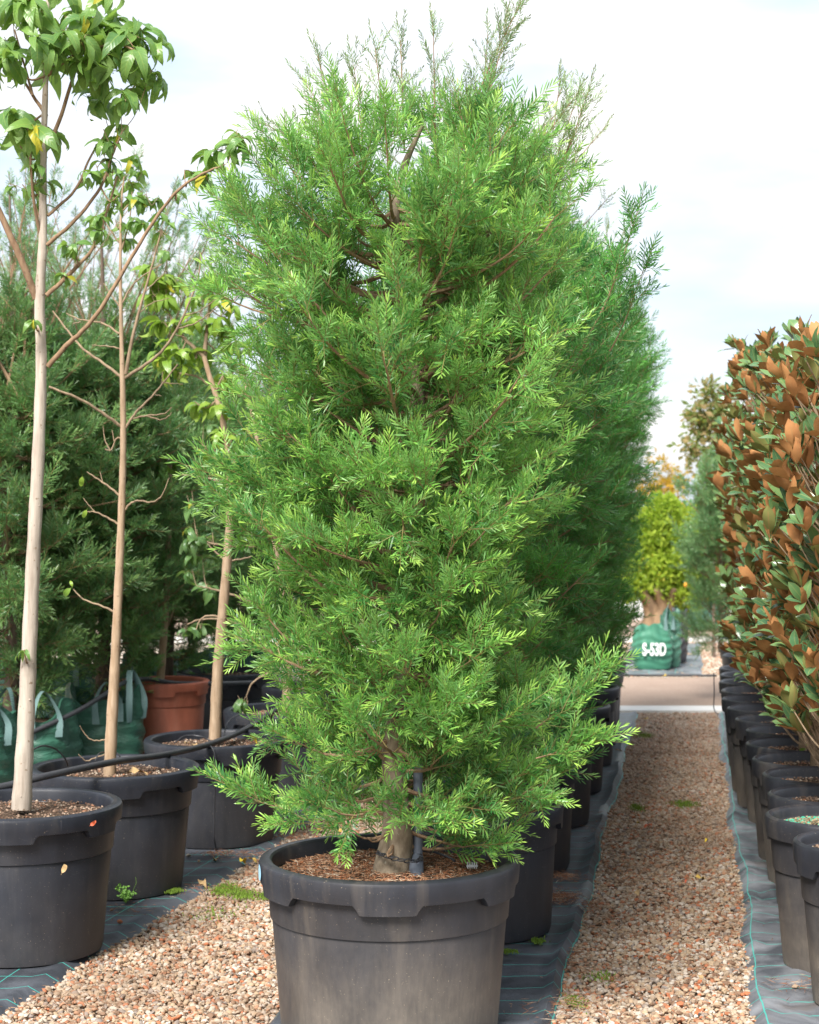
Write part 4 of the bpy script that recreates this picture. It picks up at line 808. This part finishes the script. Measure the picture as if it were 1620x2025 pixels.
# ------------------------------------------------------------------ woven planter bags
def bag(loc, w, h, mat, label, seed, straps=2, cat='planter bag', group='green woven planter bags', tall=0):
    r = random.Random(seed); t = empty('planter_bag', loc, label, cat, group); t.rotation_euler.z = r.uniform(-.4,.4); mb = MB(); segs = 72; rings = 22; vs = []
    for i in range(rings+1):
        u = i/rings; zz = h*u
        for j in range(segs):
            a = 6.2832*j/segs; ca, sa = math.cos(a), math.sin(a); se = (abs(ca)**3.2+abs(sa)**3.2)**(-1/3.2); rr = w*.5*se*(.90+.12*math.sin(math.pi*min(1, u*1.05))**.7)
            wr = .010*math.sin(u*34+math.sin(a*3+seed)*2.2)*math.sin(math.pi*u)+.012*math.sin(a*9+u*5+seed)*u
            z = zz+(u**6)*h*.10*(math.sin(a*2+seed)+.6*math.sin(a*5+seed*2)); vs.append(((rr+wr)*ca, (rr+wr)*sa, z))
    for i in range(3):   # folded rim going in and down
        for j in range(segs):
            x, y, z = vs[rings*segs+j]; k = (.95,.88,.84)[i]; vs.append((x*k, y*k, z-(.0,.03,.09)[i]))
    n = rings+4; fs = [(i*segs+j, i*segs+(j+1) % segs, (i+1)*segs+(j+1) % segs, (i+1)*segs+j) for i in range(n-1) for j in range(segs)]
    mb.add(vs, fs); link('bag_body', mb.mesh('bag_body', [mat], 60), t)
    vs = [(0,0,h*.86)]+[(w*.47*math.cos(6.2832*j/24), w*.47*math.sin(6.2832*j/24), h*.84) for j in range(24)]; mb = MB(); mb.add(vs, [(0,1+j,1+(j+1) % 24) for j in range(24)]); link('soil', mb.mesh('soil', [M['soil']]), t)
    for s in range(straps):
        a0 = r.uniform(-2.3,-1.9)+s*1.15; mb = MB(); hw = .022; pa = []
        a1 = a0+.55; rr = w*.5+.03
        A = Vector((rr*math.cos(a0), rr*math.sin(a0), h*.70)); A2 = Vector((rr*math.cos(a0), rr*math.sin(a0), h*.98)); T_ = Vector((rr*.8*math.cos((a0+a1)/2), rr*.8*math.sin((a0+a1)/2), h*1.0+r.uniform(.08,.16))); B2_ = Vector((rr*math.cos(a1), rr*math.sin(a1), h*.98)); B_ = Vector((rr*math.cos(a1), rr*math.sin(a1), h*.72))
        pa = spline([A, A2, T_, B2_, B_], 7); side = Vector((math.cos((a0+a1)/2+1.57), math.sin((a0+a1)/2+1.57), 0)); vs = []
        for i, q in enumerate(pa):
            tw = R(70)*math.sin(i/len(pa)*3.14); sd = (side*math.cos(tw)+Vector((math.cos(a0), math.sin(a0), 0))*math.sin(tw))*hw; nn = Vector((math.cos(a0), math.sin(a0), .2))*.0015
            vs += [q-sd+nn, q+sd+nn, q+sd-nn, q-sd-nn]
        fs = []
        for i in range(len(pa)-1):
            for j in range(4): fs.append((i*4+j, i*4+(j+1) % 4, (i+1)*4+(j+1) % 4, (i+1)*4+j))
        mb.add(vs, fs); link('handle', mb.mesh('handle', [M['strap']], 50), t)
    return t
bag(at_d(62, 10.2, .02), .50, .50, M['bag'], 'green woven bag at the left edge, seen behind the thickest pale trunk', 1)
bag(at_d(203, 10.75, .02), .46, .53, M['bag'], 'green woven bag with a corner peak, directly left of the terracotta pot', 2)
bag(at_d(-60, 9.8, .02), .5, .5, M['bag'], 'green woven bag mostly outside the left edge of the photo', 8)
bag(at_d(125, 12.1, .02), .6, .58, M['bag'], 'green woven bag with raised handles, half hidden behind the two front bags', 3)
bag(at_d(300, 13.2, .02), .6, .52, M['bag'], 'green woven bag behind the terracotta pot, on its left', 4)
bag(at_d(385, 13.6, .02), .55, .5, M['bag'], 'green woven bag behind the terracotta pot, on its right', 5)
bag(at_d(470, 14.4, .02), .6, .5, M['bag'], 'green woven bag in the rear, nearest the central tree', 6)
bag(at_d(20, 13.2, .02), .6, .58, M['bag'], 'green woven bag in the rear row at the far left', 7)
# far bags beyond the road
g1 = bag(at_d(1290, 18.0, .03), .38, .40, M['green_print'], 'bright green bag printed S-53D, standing on the pale mat beyond the road', 11, 0, 'bulk bag', 'bulk bags beyond the road'); g1.rotation_euler.z = 0
g2 = bag(at_d(1326, 18.2, .03), .21, .53, M['bag'], 'narrow dark green gathered bag right of the printed bag', 12, 1, 'bulk bag', 'bulk bags beyond the road')
g3 = bag(at_d(1344, 18.7, .03), .16, .50, M['pipe'], 'black bag edge behind the narrow dark green one', 13, 0, 'bulk bag', 'bulk bags beyond the road')
bag(at_d(1362, 24.0, .0), .56, .36, M['bag_pale'], 'pale green bulk bag with a dark strap, farthest down the aisle', 14, 0, 'bulk bag', 'bulk bags beyond the road')
bag(at_d(1398, 24.6, .0), .5, .34, M['bag_pale'], 'pale green bulk bag next to the farthest one, behind the shrub', 15, 0, 'bulk bag', 'bulk bags beyond the road')
bag(at_d(1246, 26.0, .0), .5, .42, M['white'], 'pale bag left of the gnarled trunk', 16, 0, 'bulk bag', 'bulk bags beyond the road')
cu = bpy.data.curves.new('printed_code', 'FONT'); cu.body = 'S-53D'; cu.size = .17; cu.align_x = 'CENTER'; cu.align_y = 'CENTER'; cu.offset = .006; cu.extrude = .002
tmp = bpy.data.objects.new('tmp', cu); C.objects.link(tmp); bpy.context.view_layer.update()
me = bpy.data.meshes.new_from_object(tmp.evaluated_get(bpy.context.evaluated_depsgraph_get())); C.objects.unlink(tmp); bpy.data.objects.remove(tmp)
for v in me.vertices: v.co = Vector((v.co.x*.56-.008, -.212-v.co.z-.02*math.cos(v.co.x*6), .20+v.co.y))
me.materials.clear(); me.materials.append(M['white']); link('printed_code', me, g1)

# ------------------------------------------------------------------ irrigation
def pipe(name, pts, rad, mat, label, cat, n=10, sp=6, group=None):
    mb = MB(); mb.tube(spline(pts, sp), rad, n); B = Vector(pts[0]); mb.v = [tuple(Vector(v)-B) for v in mb.v]
    o = link(name, mb.mesh(name, [mat], 60)); o.location = B; return tag(o, label, cat, group)
pipe('poly_pipe', [W(-120,1580,6.75), W(0,1557,6.98), W(100,1533,7.12), W(225,1507,7.5), W(330,1492,8.0), W(420,1470,8.55), W(490,1440,9.2), W(545,1405,9.9), W(620,1375,11)], .0145, M['pipe'], 'black poly pipe lying across the rims of the left-hand pots', 'pipe', 12)
pipe('poly_pipe', [W(60,1450,9.9), W(150,1408,10.1), W(205,1375,10.3), W(245,1350,10.6), W(290,1343,10.9), W(345,1351,11.0), W(420,1352,11.2), W(500,1350,11.6)], .014, M['pipe'], 'black poly pipe arching over the green bags and the terracotta pot', 'pipe', 12)
g_ = 'thin black drip tubes'
pipe('drip_tube', [W(410,1475,8.5), W(420,1480,8.45), W(426,1510,8.44), W(424,1600,8.44), W(424,1660,8.44), W(432,1690,8.5), W(448,1700,8.5)], .0035, M['pipe'], 'thin drip tube hanging down the side of the pot third from the left', 'drip tube', 6, group=g_)
pipe('drip_tube', [W(62,1484,7.2), W(85,1475,7.3), W(110,1482,7.4), W(128,1500,7.45), W(134,1515,7.5)], .0035, M['pipe'], 'thin tube arching into the pot second from the left', 'drip tube', 6, group=g_)
pipe('drip_tube', [W(345,1470,8.6), W(365,1456,8.7), W(395,1456,8.7), W(415,1465,8.7), W(425,1475,8.6)], .0035, M['pipe'], 'thin tube looping over the soil of the pot third from the left', 'drip tube', 6, group=g_)
pipe('drip_tube', [W(443,1455,8.8), W(450,1430,9.0), W(470,1415,9.2), W(500,1415,9.5)], .0035, M['pipe'], 'thin tube linking the third and fourth pots from the left', 'drip tube', 6, group=g_)
pipe('drip_tube', [W(188,1505,7.6), W(196,1490,7.65), W(210,1488,7.7), W(232,1490,7.7), W(240,1505,7.7)], .003, M['pipe'], 'thin tube curling round the foot of the second pale trunk', 'drip tube', 6, group=g_)
pipe('drip_tube', [W(965,1655,5.95), W(935,1660,5.9), W(925,1672,5.85), W(934,1695,5.8), W(935,1710,5.72)], .0042, M['pipe'], 'thin tube dipping into the soil at the right of the foreground pot', 'drip tube', 6, group=g_)
pipe('drip_tube', [W(832,1683,5.75), W(860,1686,5.8), W(890,1697,5.78), W(900,1704,5.76)], .004, M['pipe'], 'short black tube lying on the mulch beside the grey standpipe', 'drip tube', 6, group=g_)
pipe('drip_tube', [W(1412,1330,12.9), W(1413,1370,12.9), W(1412,1400,12.9), W(1420,1414,12.6)], .004, M['pipe'], 'thin tube hanging beside the far pots of the right-hand row', 'drip tube', 6, group=g_)
pipe('drip_tube', [(1.0,17.3,.02), (1.9,17.32,.02), (3.0,17.3,.02)], .012, M['pipe'], 'dark hose stretched along the far side of the road', 'hose', 6)
pipe('poly_pipe', [W(1448,1362,11.6), W(1455,1345,11.8), W(1480,1340,12.0), W(1500,1352,12.2), W(1520,1370,12.0)], .018, M['pipe'], 'black pipe arching over the far pots of the right-hand row', 'pipe', 10)
sp_ = empty('standpipe', W(826,1728,5.66), 'grey plastic standpipe with a tee beside the foreground trunk', 'pipe'); k = 5.66/F
mb = MB(); mb.tube([(0,.03,.0), (.002,.05,.12), (.002,.06,.34)], .0155, 14); link('riser', mb.mesh('riser', [M['pvc']], 60), sp_)
mb = MB(); mb.tube([(-.004,0,-.012), (-.004,.002,.002), (-.004,.004,.020), (-.004,.006,.036)], [.0235,.0235,.0235,.021], 16); mb.tube([(0,-.012,-.004), (0,-.045,-.008)], [.0165,.0155], 14); mb.tube([(0,.01,.03),(0,.035,.045)], .019, 12); link('tee', mb.mesh('tee', [M['pvc']], 40), sp_)
# dripper manifold
mb = MB()
for i in range(5): mb.tube([(i*.007-.014,0,-.008),(i*.007-.014,0,.012)], .0022, 6)
mb.box((0,0,0), (.036,.008,.005)); o = link('dripper', mb.mesh('dripper', [M['whiteplastic']])); o.location = W(934,1713,5.68); tag(o, 'small pale multi-outlet dripper pushed into the foreground soil', 'dripper')
# chain tie
ch = empty('chain_tie', W(785,1692,5.66), 'black plastic chain tied round the foot of the foreground trunk and the standpipe', 'chain')
def link_mesh():
    mb = MB(); ring = [(math.cos(a)*.013*(1 if abs(math.cos(a)) > .3 else 1), math.sin(a)*.0065, 0) for a in [6.2832*i/14 for i in range(14)]]; ring.append(ring[0]); mb.tube(ring, .0021, 6, 0, False); return mb.mesh('chain_link', [M['pipe']], 60)
lme = link_mesh(); cpts = []
for i in range(46):
    a = 6.2832*i/46; x = .058*math.cos(a)+(.022 if math.cos(a) > 0 else 0)*math.cos(a); y = .060*math.sin(a)+.0; z = .004*math.sin(2*a)+.008*(-math.cos(a))
    if i % 2 == 0 and i < 46: cpts.append((x-.002, y, z, a, i//2))
for (x, y, z, a, i) in cpts:
    o = link('chain_link', lme, ch, (x, y, z)); o.rotation_euler = (R(90) if i % 2 else 0, 0, a+R(90)); o.rotation_euler = (Matrix.Rotation(a+R(90), 3, 'Z') @ Matrix.Rotation(R(20)+(R(90) if i % 2 else 0), 3, 'X')).to_euler()

# ------------------------------------------------------------------ fallen leaves, moss, weeds, needles
FL = {k: [wide_leaf('fallen_leaf', 50+i, 1.0, (.5,.42,.46)[i], M[k], (.5,1.1,.3)[i], (.35,.1,.5)[i], .2) for i in range(3)] for k in ('dead','dead_tan','dead_red')}
fl = [(478,1704,.03,'dead','yellow fallen leaf on the left mat, nearer of a touching pair',.062), (492,1697,.03,'dead','yellow fallen leaf on the left mat, farther of a touching pair',.06), (428,1700,.03,'dead_tan','curled tan leaf at the foot of the hanging drip tube',.055), (395,1742,.03,'dead_tan','dry tan leaf on the left mat below the touching yellow pair',.06),
      (547,1645,.03,'dead','small yellow leaf at the right foot of the third pot',.045), (549,1612,.035,'dead','yellow leaf just below the lowest left foliage tips',.045), (560,1619,.03,'dead_tan','tan leaf on the dark mat beneath the lowest left foliage',.055), (648,1632,.012,'dead','yellow leaf on the gravel behind the foreground pot, leftmost',.06),
      (625,1642,.012,'dead','yellow leaf tucked behind the left rim of the foreground pot',.05), (662,1640,.012,'dead','yellow leaf on the gravel behind the foreground pot, rightmost',.05), (1282,1420,.012,'dead','yellow leaf at the far corner of the gravel path by the kerb',.055), (1217,1483,.03,'dead_tan','orange-tan leaf on the middle mat under the foliage tips',.05),
      (1386,1998,.012,'dead_red','red leaf on the gravel near the bottom of the path',.034), (1358,1740,.012,'dead_red','small dark red leaf halfway up the gravel path',.022), (1375,1737,.012,'dead','ochre leaf beside the small dark red leaf on the path',.05), (1400,1660,.012,'dead','ochre leaf on the path near the right mat edge',.03),
      (1262,1626,.012,'dead','yellow leaf on the upper path near the middle mat',.035), (1290,1632,.012,'dead_red','orange-red leaf on the upper path',.045), (1380,1928,.012,'dead_tan','oval pinkish-brown leaf on the lower path',.03), (1265,1762,.012,'dead_tan','long tan leaf on the path beside the middle mat',.05),
      (366,1470,.53,'dead_tan','pale curled leaf on the soil of the third pot, left one',.04), (380,1472,.53,'dead_tan','pale curled leaf on the soil of the third pot, beside the other',.04), (492,1457,.53,'dead','yellow leaf on the soil at the right of the third pot',.055), (252,1529,.535,'dead_tan','pale folded leaf at the foot of the second trunk',.075),
      (728,1663,.53,'dead','curled ochre leaf lying on the mulch behind the foreground trunk',.075), (822,1548,.50,'dead','bright yellow leaf on the soil of the pot behind the trunk',.07), (806,1540,.50,'dead','yellow leaf touching the trunk side in the pot behind',.05), (1318,1335,.03,'dead','yellow leaf on the pale mat in front of the printed bag',.05)]
for i, (px, py, z, k, lb, L) in enumerate(fl):
    o = link('fallen_leaf', FL[k][i % 3]); o.location = G(px, py, z+.008) ; o.rotation_euler = (rnd.uniform(-.2,.25), rnd.uniform(-.3,.3), rnd.uniform(0,6.28)); o.scale = (L*1.15,)*3; tag(o, lb, 'fallen leaf', 'fallen leaves')
def moss(px, py, n, sx, sy, seed, z=0.0):
    r = random.Random(seed); mb = MB(); c = G(px, py, z)
    for _ in range(n):
        p_ = Vector((r.gauss(0,sx), r.gauss(0,sy), .004)); h_ = r.uniform(.004,.013); a = r.random()*6.28; w_ = r.uniform(.002,.004)
        mb.add([p_+Vector((math.cos(a)*w_, math.sin(a)*w_, 0)), p_-Vector((math.cos(a)*w_, math.sin(a)*w_, 0)), p_+Vector((r.gauss(0,.003), r.gauss(0,.003), h_))], [(0,1,2)])
    o = link('moss', mb.mesh('moss', [M['moss']])); o.location = c; o['kind'] = 'stuff'; return o
for i, a in enumerate([(340,1765,900,.016,.02,0,.03), (445,1762,900,.03,.05,0,.012), (480,1772,700,.03,.05,0,.012), (525,1776,350,.02,.03,0,.012), (1355,1592,500,.035,.06,0,.012), (1260,1599,300,.02,.06,0,.012), (1272,1455,400,.04,.08,0,.012), (425,1810,150,.05,.08,0,.012), (1135,1985,150,.02,.05,0,.012), (1190,1935,120,.03,.04,0,.012), (1000,1885,300,.02,.015,0,.03), (1065,1865,300,.012,.02,0,.03)]):
    moss(a[0], a[1], a[2], a[3], a[4], i+1, a[6])
# weed on the left mat
wd = empty('weed', G(248, 1787, .028), 'small bright green weed on the mat by the second pot', 'weed'); mbs = MB(); mbl = MB(); r = random.Random(4)
for i in range(16):
    a = r.uniform(0,6.28); b = Vector((math.cos(a)*r.uniform(.01,.05), math.sin(a)*.03, r.uniform(.02,.075))); mbs.tube([(0,0,0), b*.5+Vector((0,0,.01)), b], .0009, 4)
    for j in range(7):
        q = b*r.uniform(.35,1.05); d_ = Vector((r.gauss(0,1), r.gauss(0,1), r.gauss(.2,.6))).normalized(); s_ = d_.orthogonal().normalized()*.0045
        mbl.add([q, q+d_*.007+s_, q+d_*.015, q+d_*.007-s_], [(0,1,2,3)])
mbs.tube([(.0,0,0), (.03,0,.05), (.045,0,.085), (.042,0,.11)], .0008, 4)
link('stems', mbs.mesh('stems', [M['weed']]), wd); lf_ = link('leaves', mbl.mesh('leaves', [M['weed']]), wd); lf_['kind'] = 'stuff'
# seedling in the right row
sd_ = empty('seedling', (rrow[5].location.x+.10, rrow[5].location.y-.08, .53), 'small seedling with rounded bright leaves in a right-row pot', 'weed')
mb = MB(); stems = [Vector((-.05,0,.045)), Vector((-.02,0,.07)), Vector((.035,0,.07)), Vector((.0,-.02,.04)), Vector((-.075,.0,.02))]
for s_ in stems: mb.tube([(0,0,0), s_*.5+Vector((0,0,.01)), s_], .0015, 5)
link('stems', mb.mesh('stems', [M['weed']]), sd_)
for i, s_ in enumerate(stems):
    o = link('leaf', BL['broad_yellow'][i % 4], sd_, s_); o.rotation_euler = frame_euler(Vector((s_.x*8, -.3, .1)), Vector((0,-.3,1))); o.scale = (.055,)*3
# brown needle litter on mats and path edges
r = random.Random(12); mb = MB()
def litter(cx, cy, n, sx, sy, z):
    c = G(cx, cy, z)
    for _ in range(n):
        p_ = c+Vector((r.gauss(0,sx), r.gauss(0,sy), r.uniform(.002,.010))); d_ = Vector((r.gauss(0,1), r.gauss(0,1), r.gauss(0,.12))).normalized(); L = r.uniform(.015,.05); s_ = d_.cross(Vector((0,0,1))).normalized()*.0011; k = r.random()
        mb.add([p_-d_*L*.5-s_, p_-d_*L*.5+s_, p_+d_*L*.5, p_+Vector((0,0,.0015))], [(0,1,2),(0,3,2),(1,2,3)], 0, [(k,0,0)]*4)
for a in [(1100,1775,500,.05,.07,.034),(1115,1735,250,.04,.05,.034),(1165,1790,120,.04,.05,.02),(1120,1600,200,.03,.15,.034),(430,1690,120,.05,.03,.034),(490,1690,150,.1,.06,.034),(390,1760,60,.08,.06,.03),(250,1800,60,.1,.08,.03),(1130,1990,120,.05,.1,.02),(1140,1900,120,.03,.1,.015),(560,1650,60,.06,.08,.034),(1200,1650,150,.06,.3,.034),(1100,2000,60,.1,.1,.034),(1330,1800,200,.2,.5,.012),(330,1900,220,.3,.3,.012),(180,1990,80,.2,.1,.012),(1440,1760,60,.02,.4,.02),(1580,1950,80,.06,.06,.03)]: litter(*a)
for _ in range(9000):
    y = rg.uniform(5.2, 13.5); q = rg.random()
    x = (.455+.160*(y-5.78)+rg.random()*.69) if q < .62 else (-1.38+.235*(y-5.78)+rg.random()*max(0,(.94-.075*(y-5.78))))
    if noise2(x*1.7, y*1.1, 5) < rg.uniform(-.5,.6): continue
    p_ = Vector((x, y, rg.uniform(.004,.014))); d_ = Vector((rg.gauss(0,1), rg.gauss(0,1), rg.gauss(0,.15))).normalized(); L = rg.uniform(.008,.035); s_ = d_.cross(Vector((0,0,1))).normalized()*rg.uniform(.0008,.003); k = rg.random()
    mb.add([p_-d_*L*.5-s_, p_-d_*L*.5+s_, p_+d_*L*.5, p_+Vector((0,0,.0015))], [(0,1,2),(0,3,2),(1,2,3)], 0, [(k,0,0)]*4)
o = link('needle_litter', mb.mesh('needle_litter', [M['mulch_red']])); o['kind'] = 'stuff'
o = link('fallen_leaf', FL['dead_tan'][1]); o.location = W(122, 1727, 6.66-.352); o.rotation_euler = (R(80), .5, .2); o.scale = (.045,)*3; tag(o, 'dry curled leaf stuck to the wall of the leftmost pot', 'fallen leaf', 'fallen leaves')
o = link('fallen_leaf', FL['dead_red'][0]); o.location = W(178, 1633, 6.66-.30); o.rotation_euler = (R(80), 1.0, .2); o.scale = (.03,)*3; tag(o, 'small reddish leaf caught under the rim of the leftmost pot', 'fallen leaf', 'fallen leaves')
# stray stones on the mats
for i, (px, py, s_) in enumerate([(237,1823,.022),(221,1800,.018),(1107,1778,.016),(1573,1951,.02),(373,1692,.02),(393,1703,.016),(357,1761,.014),(545,1655,.018),(1457,1670,.012)]):
    o = link('stray_stone', STN[i % 8]); o.location = G(px, py, .033); o.scale = (s_*1.3,)*3; o.rotation_euler.z = i
    tag(o, ['pale stone on the left mat edge below the weed','reddish stone on the left mat beside the weed','pale round stone on the middle mat amid brown needles','round pale stone at the foot of the nearest right-hand pots','white pebble at the foot of the third pot, left of the tube','grey pebble left of the curled tan leaf','small brown pebble by the moss cushion','pale pebble at the right foot of the third pot','tiny pebble on the right mat edge'][i], 'stone', 'stray stones on the mats')
bpy.context.view_layer.update()
